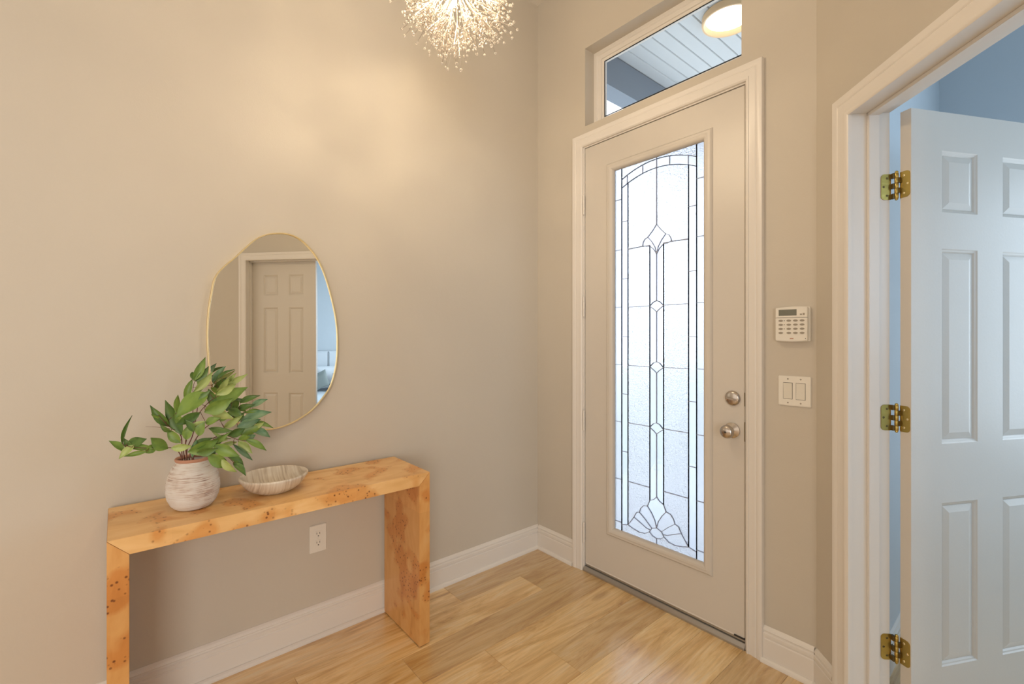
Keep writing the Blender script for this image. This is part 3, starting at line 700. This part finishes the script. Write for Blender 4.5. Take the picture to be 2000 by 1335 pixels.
# ------------------------------------------------------------------ mirror
zo = [(500,75),(570,80),(640,110),(700,165),(755,240),(800,345),(838,480),(864,610),(872,740),(864,880),(832,1000),(790,1068),(725,1145),(650,1200),(570,1242),(490,1266),(410,1272),(320,1256),(230,1205),(160,1130),(118,1045),(95,950),(82,830),(75,700),(82,560),(100,440),(125,340),(180,275),(250,217),(320,152),(370,112),(430,85)]
def backproj(px, py, xplane):
    v = FW + RT * ((px - 1000) / FPX) + Vector((0, 0, 1)) * ((Y0 - py) / FPX)
    t = (xplane - CAM.x) / v.x; return CAM + v * t
mp_ = [backproj(380 + x / 3.104, 430 + y / 3.104, .028) for x, y in zo]
MP = [(p.y, p.z) for p in mp_]
def catmull(P, n=5):
    out = []; m_ = len(P)
    for i in range(m_):
        p0, p1, p2, p3 = [Vector(P[(i + k) % m_]) for k in (-1, 0, 1, 2)]
        for t in range(n):
            t /= n; out.append(tuple(.5 * ((2 * p1) + (p2 - p0) * t + (2 * p0 - 5 * p1 + 4 * p2 - p3) * t * t + (3 * p1 - p0 - 3 * p2 + p3) * t ** 3)))
    return out
OUT = catmull(MP)
cy = sum(p[0] for p in OUT) / len(OUT); cz = sum(p[1] for p in OUT) / len(OUT)
mir = empty('wall_mirror', (0, cy, cz)); tag(mir, 'pebble shaped wall mirror with thin gold frame reflecting a panelled door', 'mirror')
area_sign = sum(OUT[i][0] * OUT[(i + 1) % len(OUT)][1] - OUT[(i + 1) % len(OUT)][0] * OUT[i][1] for i in range(len(OUT)))
fr = sweep(OUT, [(0, -.0), (0, .0272), (.0015, .0285), (.0045, .0285), (.0055, .027), (.0055, 0)], closed=True, side=(1 if area_sign > 0 else -1))
fr.build('frame', M['gold'], mir, xf=Matrix.Translation(-mir.location) @ basis((0, 0, 0), (0, 1, 0), (1, 0, 0)), smooth=AUTO)
# plate: a thin mirror bows very slightly outwards
p0_, p1_, p2_, p3_ = .0097, .053, .0013, .0348
def mx_(y, z):
    dy, dz = y + 1.575, z - 1.4
    return .0265 - p0_ * dy - p1_ / 2 * dy * dy - p2_ * dz - p3_ / 2 * dz * dz
pl = MB(); rings = 14; n = len(OUT); vs_ = []
for r in range(1, rings + 1):
    f_ = r / rings * .9995
    for (y, z) in OUT:
        yy, zz = cy + (y - cy) * f_, cz + (z - cz) * f_; vs_.append((mx_(yy, zz), yy - cy, zz - cz))
vs_.append((mx_(cy, cz), 0, 0)); c0 = len(vs_) - 1
fs = [(c0, i, (i + 1) % n) for i in range(n)]
for r in range(rings - 1): fs += [(r * n + i, (r + 1) * n + i, (r + 1) * n + (i + 1) % n, r * n + (i + 1) % n) for i in range(n)]
pl.add(vs_, fs); plate = pl.build('mirror_glass', M['mirror'], mir, smooth=True)
bk = MB(); bk.prism([(y - cy, z - cz) for y, z in [(cy + (a - cy) * .985, cz + (b - cz) * .985) for a, b in OUT]], 0, .001, .010); bk.build('backing_board', M['slot'], mir)

# ------------------------------------------------------------------ outlet, switches, keypad
def disc_poly(cx_, cz_, r, n=20, flat=0):
    return [(cx_ + r * math.cos(2 * math.pi * k / n), cz_ + max(-r + flat, min(r - flat, r * math.sin(2 * math.pi * k / n)))) for k in range(n)]
oy, oz = -1.3968, .4515
ou = empty('power_outlet', (0, oy, oz)); tag(ou, 'white duplex power outlet on the wall under the console table', 'outlet')
MB().box(.0003, .0058, -.0375, .0375, -.062, .062).build('cover_plate', M['plastic'], ou, bevel=.0022)
for dz in (-.0205, .0205):
    rc = MB().prism(disc_poly(0, dz, .0172, 24, .003), 0, .0059, .0078).build('receptacle', M['plastic'], ou, bevel=.0004)
    MB().box(.0075, .0082, -.0075, -.0055, dz - .001, dz + .008).build('slot', M['slot'], rc)
    MB().box(.0075, .0082, .0055, .0075, dz - .001, dz + .008).build('slot', M['slot'], rc)
    MB().prism(disc_poly(0, dz - .0085, .0026, 10), 0, .0075, .0082).build('slot', M['slot'], rc)
MB().lathe([(.001, .0065), (.003, .0063), (.0035, .0056)], (0, 0, 0), 0, 12, False).build('screw', M['plastic_dim'], ou)
sx_, sz_ = 1.5145, 1.155
sw = empty('light_switch', (sx_, 0, sz_)); tag(sw, 'ivory double rocker light switch plate below the alarm keypad', 'switch')
MB().box(-.060, .060, -.0062, -.0003, -.061, .061).build('cover_plate', M['plastic'], sw, bevel=.0025)
for dx, t in ((-.0235, 1), (.0235, -1)):
    MB().box(dx - .0172, dx + .0172, -.0066, -.0058, -.0338, .0338).build('rocker_gap', M['slot'], sw)
    r_ = MB(); a, b_ = (.0095, .0068) if t > 0 else (.0072, .0088)
    r_.prism([(-.006, -.0325), (-b_ - .0, -.0325), (-.0075, 0), (-a, .0325), (-.006, .0325)] if t > 0 else [(-.006, -.0325), (-b_, -.0325), (-.0075, 0), (-a, .0325), (-.006, .0325)], 0, dx - .0160, dx + .0160)
    r_.build('rocker', M['plastic_dim'], sw)
    for dz in (-.0485, .0485): MB().lathe([(.001, -.0076), (.0026, -.0074), (.0032, -.006)], (dx, 0, dz), 1, 12, False).build('screw', M['key'], sw)
kx, kz = 1.5115, 1.427
kp = empty('alarm_keypad', (kx, 0, kz)); tag(kp, 'ivory alarm keypad with grey display and sixteen small keys', 'keypad')
def arcbox(x0, x1, z0, z1, sag, n=8):
    return [(x0 + (x1 - x0) * k / n, z0 - sag * (1 - (2 * k / n - 1) ** 2)) for k in range(n + 1)] + [(x1 + (x0 - x1) * k / n, z1 + sag * (1 - (2 * k / n - 1) ** 2)) for k in range(n + 1)]
MB().prism(arcbox(-.062, .062, -.068, .068, .004), 1, -.012, -.0003).build('back_housing', M['plastic'], kp, bevel=.001)
MB().prism(arcbox(-.060, .056, .027, .067, .0035)[9:] + [(.056, .027), (-.060, .027)][::-1], 1, -.026, -.0125).build('display_cover', M['plastic'], kp, bevel=.0015)
MB().prism(arcbox(-.060, .056, -.066, .0258, .0035)[:9] + [(.056, .0255), (-.060, .0255)], 1, -.0265, -.0125).build('keypad_door', M['plastic'], kp, bevel=.0015)
MB().box(-.048, .018, -.0266, -.024, .035, .060).build('display', M['lcd'], kp, bevel=.0005)
for c in range(4):
    for r in range(4):
        x = -.047 + (0, .030, .054, .078)[c]; z = .0145 - r * .0165
        k_ = MB().prism(disc_poly(x + .007, z, .0050, 16, .0), 1, -.0277, -.0264)
        for i_, v in enumerate(k_.v): k_.v[i_] = (x + .007 + (v[0] - x - .007) * 1.7, v[1], z + (v[2] - z) * .85)
        k_.build('key', M['key'], kp)
for r in range(3): MB().prism(disc_poly(-.0265, .0145 - r * .0165, .0016, 10), 1, -.0275, -.0264).build('indicator', M['slot'], kp)
MB().box(-.006, .007, -.0270, -.0264, -.060, -.056).build('badge', M['ceramic_rim'], kp)
MB().box(.030, .037, -.0264, -.0258, .036, .042).build('icon', M['key'], kp); MB().box(.040, .047, -.0264, -.0258, .036, .044).build('icon', M['key'], kp)
MB().prism(disc_poly(.050, -.058, .0016, 10), 1, -.0275, -.0264).build('indicator', M['slot'], kp)

# ------------------------------------------------------------------ vase, bowl
VC = Vector((.200, -1.892, .769))
va = empty('vase', tuple(VC)); tag(va, 'rounded whitewashed ceramic vase with fine ribs holding the leafy branches', 'vase')
prof = [(.001, .0), (.054, .0), (.064, .004), (.080, .018), (.0915, .040), (.0965, .066), (.0955, .090), (.090, .116), (.080, .140), (.069, .156), (.0625, .164), (.060, .169)]
pr = []
for i in range(len(prof) - 1):
    (r0, h0), (r1, h1) = prof[i], prof[i + 1]
    stp = max(1, int((h1 - h0) / .0022)) if i > 1 else 1
    for k in range(stp):
        t = k / stp; h = h0 + (h1 - h0) * t; r = r0 + (r1 - r0) * t
        if i > 1: r += .0007 * (1 if k % 2 else -1)
        pr.append((r, h))
pr = [(a * .845, b) for a, b in pr]
pr += [(.0507, .169), (.046, .168), (.047, .150), (.050, .130), (.04, .02), (.001, .018)]
MB().lathe(pr, (0, 0, 0), 2, 64, False).build('body', M['vase'], va, smooth=True)
MB().lathe([(a - .009, b) for a, b in [(.0585, .1650), (.0625, .1690), (.0645, .1745), (.0625, .1785), (.058, .1785), (.0545, .1745), (.0540, .167), (.0585, .1650)]], (0, 0, 0), 2, 48, False).build('rim', M['ceramic_rim'], va, smooth=True)
bo = empty('bowl', (.200, -1.6275, .769)); tag(bo, 'shallow round bowl of striped pale wood beside the vase', 'bowl')
MB().lathe([(a * .95, b) for a, b in [(.001, .0), (.058, .0), (.062, .002), (.085, .012), (.106, .028), (.120, .046), (.1280, .058), (.1295, .063), (.1285, .0665), (.1250, .068), (.1205, .066), (.1170, .060), (.108, .047), (.094, .030), (.070, .017), (.035, .011), (.001, .010)]], (0, 0, 0), 2, 64, False).build('bowl_body', M['bowl'], bo, smooth=True)

# ------------------------------------------------------------------ leafy branches
def leaf_mesh(name, mat, kind):
    mb = MB(); n = 8; vs_ = []
    for i in range(n + 1):
        t = i / n
        wd = (math.sin(math.pi * t ** (.9 if kind else .80)) ** (1.05 if not kind else .62)) * .5 if 0 < t < 1 else 0.012
        bend = .10 * math.sin(math.pi * t) 
        vs_ += [(t, -wd, bend + .10 * wd * 2), (t, 0, bend - .03), (t, wd, bend + .10 * wd * 2)]
    fs = []
    for i in range(n): fs += [(i * 3, i * 3 + 3, i * 3 + 4, i * 3 + 1), (i * 3 + 1, i * 3 + 4, i * 3 + 5, i * 3 + 2)]
    mb.add(vs_, fs)
    o = mb.build(name, mat, smooth=True); me = o.data; bpy.data.objects.remove(o); return me
LM = {c + str(k): leaf_mesh('leaf', M['leaf_' + n_], k) for c, n_ in (('d', 'dark'), ('m', 'mid'), ('l', 'light'), ('b', 'blue')) for k in (0, 1)}
def zp(x, y, off): return backproj(200 + x / 3.927, 680 + y / 3.927, .20 + off)
def spray(label, off, stem, leaves, tipoff=0.0, twig=()):
    base = empty('leafy_branch', tuple(VC + Vector((0, 0, .012)))); tag(base, label, 'branch')
    O = base.location
    m_ = len(stem); pts = [Vector((VC.x + off * .12 + .01, VC.y + rnd.uniform(-.02, .02), VC.z + .03))]
    mouth = Vector((VC.x + max(-.028, min(.028, off * .35)), zp(stem[0][0], stem[0][1], 0).y, VC.z + .178))
    mouth.y = VC.y + max(-.034, min(.034, mouth.y - VC.y)); pts.append(mouth)
    for i, (x, y) in enumerate(stem[1:]):
        t = (i + 1) / (m_ - 1); pts.append(zp(x, y, off * min(1, t * 1.3) + tipoff * t))
    # smooth
    sm = []
    for i in range(len(pts) - 1):
        p0 = pts[max(i - 1, 0)]; p1 = pts[i]; p2 = pts[i + 1]; p3 = pts[min(i + 2, len(pts) - 1)]
        for k in range(4):
            t = k / 4; sm.append(.5 * ((2 * p1) + (p2 - p0) * t + (2 * p0 - 5 * p1 + 4 * p2 - p3) * t * t + (3 * p1 - p0 - 3 * p2 + p3) * t ** 3))
    sm.append(pts[-1])
    MB().tube([p - O for p in sm], .0022, 7, .0008).build('stem', M['stem'], base, smooth=True)
    for tw in twig:
        MB().tube([zp(x, y, off) - O for x, y in tw], .0010, 6, .0004).build('twig', M['stem'], base, smooth=True)
    for (bx_, by_, tx, ty, wd, c) in leaves:
        o1 = off + tipoff * .6 + rnd.uniform(-.012, .012); o2 = o1 + rnd.uniform(-.02, .035)
        tx, ty = bx_ + (tx - bx_) * 1.2, by_ + (ty - by_) * 1.2; a = zp(bx_, by_, o1); b_ = zp(tx, ty, o2)
        if a.x < .045: a.x = .045
        if b_.x < .045: b_.x = .045
        d = b_ - a; L = d.length; d.normalize()
        # petiole from the nearest stem point
        near = min(sm[8:], key=lambda p: (p - a).length)
        view = (CAM - a).normalized(); roll = rnd.uniform(-.6, .6)
        nz = (view - d * view.dot(d)).normalized(); ny = nz.cross(d)
        nz2 = nz * math.cos(roll) + ny * math.sin(roll); ny2 = nz2.cross(d)
        wid = wd / 3.927 / 540 / max(.6, math.cos(roll)) * .98
        kind = 1 if wd / max(1, math.hypot(tx - bx_, ty - by_)) > .55 else 0
        lf = bpy.data.objects.new('leaf', LM[c + str(kind)]); COL.objects.link(lf); lf.parent = base
        hgt = L * rnd.choice((1, 1, -.6))
        m4 = Matrix(((d.x * L, ny2.x * wid, nz2.x * hgt, a.x - O.x), (d.y * L, ny2.y * wid, nz2.y * hgt, a.y - O.y), (d.z * L, ny2.z * wid, nz2.z * hgt, a.z - O.z), (0, 0, 0, 1)))
        lf.matrix_local = m4
        if (near - a).length < .09 and (near - a).length > .004:
            MB().tube([near - O, (near + a) / 2 - O + Vector((0, 0, .002)), a + d * L * .05 - O], .0009, 5).build('leaf_stalk', M['stem'], base)
spray('low branch reaching far left from the vase', .02, [(575, 835), (560, 775), (500, 760), (390, 765), (260, 760), (165, 745)],
      [(165,790,68,722,46,'m'), (152,735,215,550,24,'d'), (245,738,145,830,48,'l'), (185,735,315,700,72,'d'), (392,765,200,748,46,'m'), (345,790,195,822,34,'m'), (505,768,392,698,84,'m'), (400,742,342,792,60,'m'), (215,775,170,700,40,'d')], tipoff=.02)
spray('upright left branch with pointed leaves above the vase', .05, [(600, 838), (606, 680), (560, 630), (500, 590), (430, 510)],
      [(515,600,390,463,62,'d'), (505,600,395,520,42,'m'), (612,665,503,440,84,'d'), (570,500,578,378,40,'m'), (600,725,515,632,64,'m'), (530,640,455,590,32,'d'), (612,600,560,490,50,'m')], twig=[[(560,625),(480,608),(400,602),(332,600)]])
spray('tallest branch standing up in front of the mirror edge', -.02, [(630, 838), (640, 720), (680, 590), (700, 400), (695, 300), (735, 190)],
      [(700,250,775,97,62,'m'), (715,255,800,155,52,'d'), (690,235,652,405,50,'m'), (700,335,822,205,60,'l'), (705,345,790,262,50,'m'), (700,240,690,190,40,'d'), (745,300,735,210,40,'m')])
spray('branch leaning right with leaves across the mirror glass', -.06, [(650, 836), (700, 640), (735, 420), (765, 290), (840, 280), (930, 230)],
      [(840,262,930,155,48,'b'), (865,250,990,175,26,'d'), (850,312,935,235,66,'d'), (930,275,1085,208,50,'l'), (870,345,985,275,50,'l'), (905,335,965,235,50,'l'), (985,265,1020,200,36,'l'), (830,300,900,350,40,'m')])
spray('thick middle branch with the broadest dark green leaves', .12, [(640, 836), (640, 700), (690, 580), (750, 485), (830, 400), (900, 360)],
      [(812,338,600,505,118,'m'), (752,490,594,570,70,'d'), (820,425,1066,318,118,'m'), (780,490,965,400,100,'m'), (830,495,975,530,66,'l'), (870,355,1000,285,60,'l'), (790,575,890,540,56,'m'), (640,702,682,590,62,'m'), (682,602,775,565,36,'l'), (738,672,778,580,64,'m'), (700,640,640,560,46,'d'), (860,440,820,330,60,'d'), (700,420,810,335,50,'d')])
spray('bushy right branch with blue green leaves', .03, [(665, 838), (720, 690), (800, 600), (900, 545), (1000, 500), (1100, 495), (1190, 500)],
      [(1052,418,1185,370,48,'d'), (1130,455,1245,400,48,'b'), (1028,475,1148,438,54,'d'), (965,465,1062,525,66,'d'), (1090,492,1188,474,32,'m'), (1055,565,1257,500,74,'b'), (1028,605,1185,552,70,'b'), (1150,560,1285,602,38,'m'), (930,612,1056,525,54,'l'), (958,672,1072,620,66,'d'), (1058,665,1205,600,74,'m'), (1130,622,1262,672,60,'b'), (1090,702,1162,668,52,'b'), (1000,470,1030,410,50,'d'), (900,560,985,500,54,'m'), (1160,600,1230,570,40,'l'), (1010,560,1080,500,60,'d')])
spray('spreading branch right of the vase with paler leaves', .078, [(680, 838), (740, 740), (830, 695), (930, 665), (1040, 700), (1130, 715)],
      [(812,612,972,628,48,'d'), (830,622,962,682,22,'l'), (1095,700,1232,770,52,'m'), (1040,712,1132,790,66,'l'), (1000,732,1128,838,40,'b'), (840,702,945,702,34,'l'), (850,722,962,650,36,'m'), (900,745,1012,722,40,'l'), (930,665,880,740,46,'d'), (1040,700,1120,680,44,'m')])
spray('drooping lowest branch hanging towards the bowl', .11, [(690, 838), (740, 800), (800, 785), (870, 785), (960, 830), (1020, 890)],
      [(655,795,850,715,96,'m'), (850,742,1020,812,84,'m'), (690,838,720,718,40,'b'), (525,765,662,750,54,'l'), (805,810,945,892,88,'m'), (915,842,1012,930,52,'l'), (960,822,1066,897,48,'d'), (1000,882,1085,962,48,'d'), (690,780,820,700,60,'d'), (880,790,760,815,50,'d'), (1010,860,1050,930,36,'m'), (720,800,860,770,56,'d')], tipoff=.02)

# ------------------------------------------------------------------ chandelier
ch = empty('chandelier', tuple(CH)); tag(ch, 'round firework chandelier of glass bead sprays on wires, glowing warm', 'chandelier')
MB().ball((0, 0, 0), .035, 20, 10).build('core', M['wire'], ch, smooth=True)
MB().tube([(0, 0, .03), (0, 0, CEIL - CH.z - .02)], .006, 10).build('hanging_rod', M['wire'], ch)
MB().lathe([(.001, CEIL - CH.z - .03), (.06, CEIL - CH.z - .028), (.065, CEIL - CH.z - .002), (.001, CEIL - CH.z - .001)], (0, 0, 0), 2, 32, False).build('ceiling_canopy', M['wire'], ch, smooth=AUTO)
spray_meshes = []
for v in range(6):
    wm = MB(); cr = MB(); L0_ = .125
    wm.tube([(0, 0, .03), (0, 0, L0_)], .0011, 4)
    for q in range(9):
        a = rnd.uniform(0, 6.28); sp = rnd.uniform(.10, .62); ln = rnd.uniform(.045, .105)
        st_ = Vector((0, 0, rnd.uniform(.085, L0_))); e = st_ + Vector((math.cos(a) * math.sin(sp), math.sin(a) * math.sin(sp), math.cos(sp))) * ln
        if e.length > .24: e = e.normalized() * .24
        wm.tube([st_, e], .0007, 3)
        cr.ball(tuple(e), rnd.uniform(.0032, .0050), 6, 4)
        for w_ in range(2):
            t = rnd.uniform(.45, .9); p = st_.lerp(e, t) + Vector((rnd.uniform(-.009, .009), rnd.uniform(-.009, .009), rnd.uniform(-.009, .009)))
            cr.ball(tuple(p), rnd.uniform(.0022, .0036), 5, 3)
            wm.tube([st_.lerp(e, t - .12), p], .0005, 3)
    a_ = wm.build('t', M['wire']); b_ = cr.build('t', M['crystal'], smooth=True)
    # one mesh with two materials: wires and beads of a spray move together
    me = bpy.data.meshes.new('bead_spray')
    vv = [tuple(x.co) for x in a_.data.vertices] + [tuple(x.co) for x in b_.data.vertices]; o_ = len(a_.data.vertices)
    ff = [tuple(p.vertices) for p in a_.data.polygons] + [tuple(i + o_ for i in p.vertices) for p in b_.data.polygons]
    na = len(a_.data.polygons)
    me.from_pydata(vv, [], ff); me.materials.append(M['wire']); me.materials.append(M['crystal'])
    for i, p in enumerate(me.polygons): p.material_index = 0 if i < na else 1; p.use_smooth = i >= na
    bpy.data.objects.remove(a_); bpy.data.objects.remove(b_); spray_meshes.append(me)
NS = 92
for i in range(NS):
    z = 1 - 2 * (i + .5) / NS; r = math.sqrt(1 - z * z); a = i * 2.39996
    d = Vector((r * math.cos(a), r * math.sin(a), z))
    if d.z > .985: continue
    d = (d + Vector((rnd.uniform(-.08, .08), rnd.uniform(-.08, .08), rnd.uniform(-.08, .08)))).normalized()
    o = bpy.data.objects.new('bead_spray', spray_meshes[i % 6]); COL.objects.link(o); o.parent = ch
    q = d.to_track_quat('Z', 'Y'); o.matrix_local = q.to_matrix().to_4x4() @ Matrix.Rotation(rnd.uniform(0, 6.28), 4, 'Z') @ Matrix.Scale(rnd.uniform(1.02, 1.32), 4)
for k in range(8):
    a = k * math.pi / 4 + .3; e_ = -.35 if k % 2 else .25
    d = Vector((math.cos(a) * math.cos(e_), math.sin(a) * math.cos(e_), math.sin(e_)))
    bl = MB(); bl.tube([tuple(d * .055), tuple(d * .062), tuple(d * .085), tuple(d * .092)], .0055, 10)
    bl.build('bulb', M['bulb'], ch, smooth=AUTO)

# ------------------------------------------------------------------ outside
SZ_ = 3.40
g_ = MB().box(-14, 16, .16, 26, -.22, -.20); tag(g_.build('ground', M['lawn']), 'lawn in front of the porch, seen through the door glass', 'lawn', kind='structure')
tag(MB().box(-.6, 1.59, .16, 2.6, -.20, -.02).build('porch_floor', M['concrete']), kind='structure')
tag(MB().box(.2, 1.5, 2.6, 26, -.20, -.17).build('front_path', M['concrete']), kind='structure')
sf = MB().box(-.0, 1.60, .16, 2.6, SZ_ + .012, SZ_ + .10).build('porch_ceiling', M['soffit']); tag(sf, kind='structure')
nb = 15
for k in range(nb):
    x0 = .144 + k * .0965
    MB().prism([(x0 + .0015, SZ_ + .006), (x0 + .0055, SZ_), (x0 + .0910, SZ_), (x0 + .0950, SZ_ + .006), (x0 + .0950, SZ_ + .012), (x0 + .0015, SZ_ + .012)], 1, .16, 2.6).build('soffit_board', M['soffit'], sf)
bmn = MB().box(.0, .144, .162, 2.6, 3.169, 3.40).build('porch_beam', M['beam']); tag(bmn, kind='structure')
tag(MB().box(.0, .144, 2.45, 2.6, -.02, 3.169).build('porch_post', M['beam']), kind='structure')
tag(MB().box(.144, 1.6, 2.45, 2.6, 3.169, 3.40).build('porch_front_beam', M['beam']), kind='structure')
pl_ = empty('porch_light', (.878, .822, SZ_)); tag(pl_, 'round flush porch ceiling light with pale wood rim seen through the transom', 'ceiling light')
MB().lathe([(.140, -.001), (.158, -.004), (.160, -.040), (.158, -.048), (.148, -.048), (.136, -.018), (.136, -.001)], (0, 0, 0), 2, 48, False).build('rim', M['wood_ring'], pl_, smooth=AUTO)
MB().lathe([(.001, -.022), (.1355, -.020), (.1355, -.010), (.001, -.010)], (0, 0, 0), 2, 48, False).build('diffuser', M['lamp_disc'], pl_)

# ------------------------------------------------------------------ bed seen in the mirror
bd = empty('bed', (4.1, .3, 0)); tag(bd, 'bed with tall white channelled headboard seen in the mirror', 'bed')
for k in range(6):
    y = .55 + (k - 4) * .30
    MB().box(.82, .885, y - .3 + .004, y + .30 - .3 - .004, .25, 1.135).build('headboard_channel', M['headboard'], bd, bevel=.02)
MB().box(.86, .89, -.95, .86, .0, 1.145).build('headboard_frame', M['headboard'], bd, bevel=.008)
MB().box(-1.15, .80, -.9, .8, .05, .28).build('bed_base', M['headboard'], bd, bevel=.02)
MB().box(-1.15, .81, -.88, .78, .285, .50).build('mattress', M['linen'], bd, bevel=.05)
for yy in (-.85, .75):
    for xx in (-1.12, .75): MB().box(xx - .02, xx + .02, yy - .02, yy + .02, 0, .05).build('bed_foot', M['slot'], bd)
def pillow(name, loc, w_, h_, t, rot, mat, label, btn=False):
    mb = MB(); n = 12; vs_ = []
    for sgn in (1, -1):
        for i in range(n + 1):
            for j in range(n + 1):
                u, v = i / n * 2 - 1, j / n * 2 - 1
                e = max(0, (1 - u ** 4)) ** .5 * max(0, (1 - v ** 4)) ** .5
                vs_.append((sgn * t / 2 * e, u * w_ / 2 * (1 - .06 * (1 - v * v)), v * h_ / 2 * (1 - .06 * (1 - u * u))))
    fs = []
    for s_ in (0, 1):
        o_ = s_ * (n + 1) ** 2
        for i in range(n):
            for j in range(n): fs.append((o_ + i * (n + 1) + j, o_ + (i + 1) * (n + 1) + j, o_ + (i + 1) * (n + 1) + j + 1, o_ + i * (n + 1) + j + 1))
    mb.add(vs_, fs)
    o = mb.build(name, mat, smooth=True); o.location = loc; o.rotation_euler = rot
    bm = bmesh.new(); bm.from_mesh(o.data); bmesh.ops.remove_doubles(bm, verts=bm.verts, dist=1e-4); bm.to_mesh(o.data); bm.free()
    tag(o, label, 'pillow')
    if btn: MB().ball((-t / 2 - .002, .0, .05), .02, 10, 6).build('button', M['button'], o)
    return o
pillow('pillow', (4.77, .50, .72), .62, .40, .16, (0, math.radians(-12), 0), M['linen'], 'white pillow leaning on the headboard, seen in the mirror')
pillow('pillow', (4.58, .63, .665), .30, .28, .11, (0, math.radians(-12), 0), M['linen'], 'white pillow with dark button in front, seen in the mirror', True)
pillow('pillow', (4.56, .27, .695), .28, .28, .11, (math.radians(22), math.radians(-12), 0), M['grey_linen'], 'grey green throw pillow on the bed, seen in the mirror')
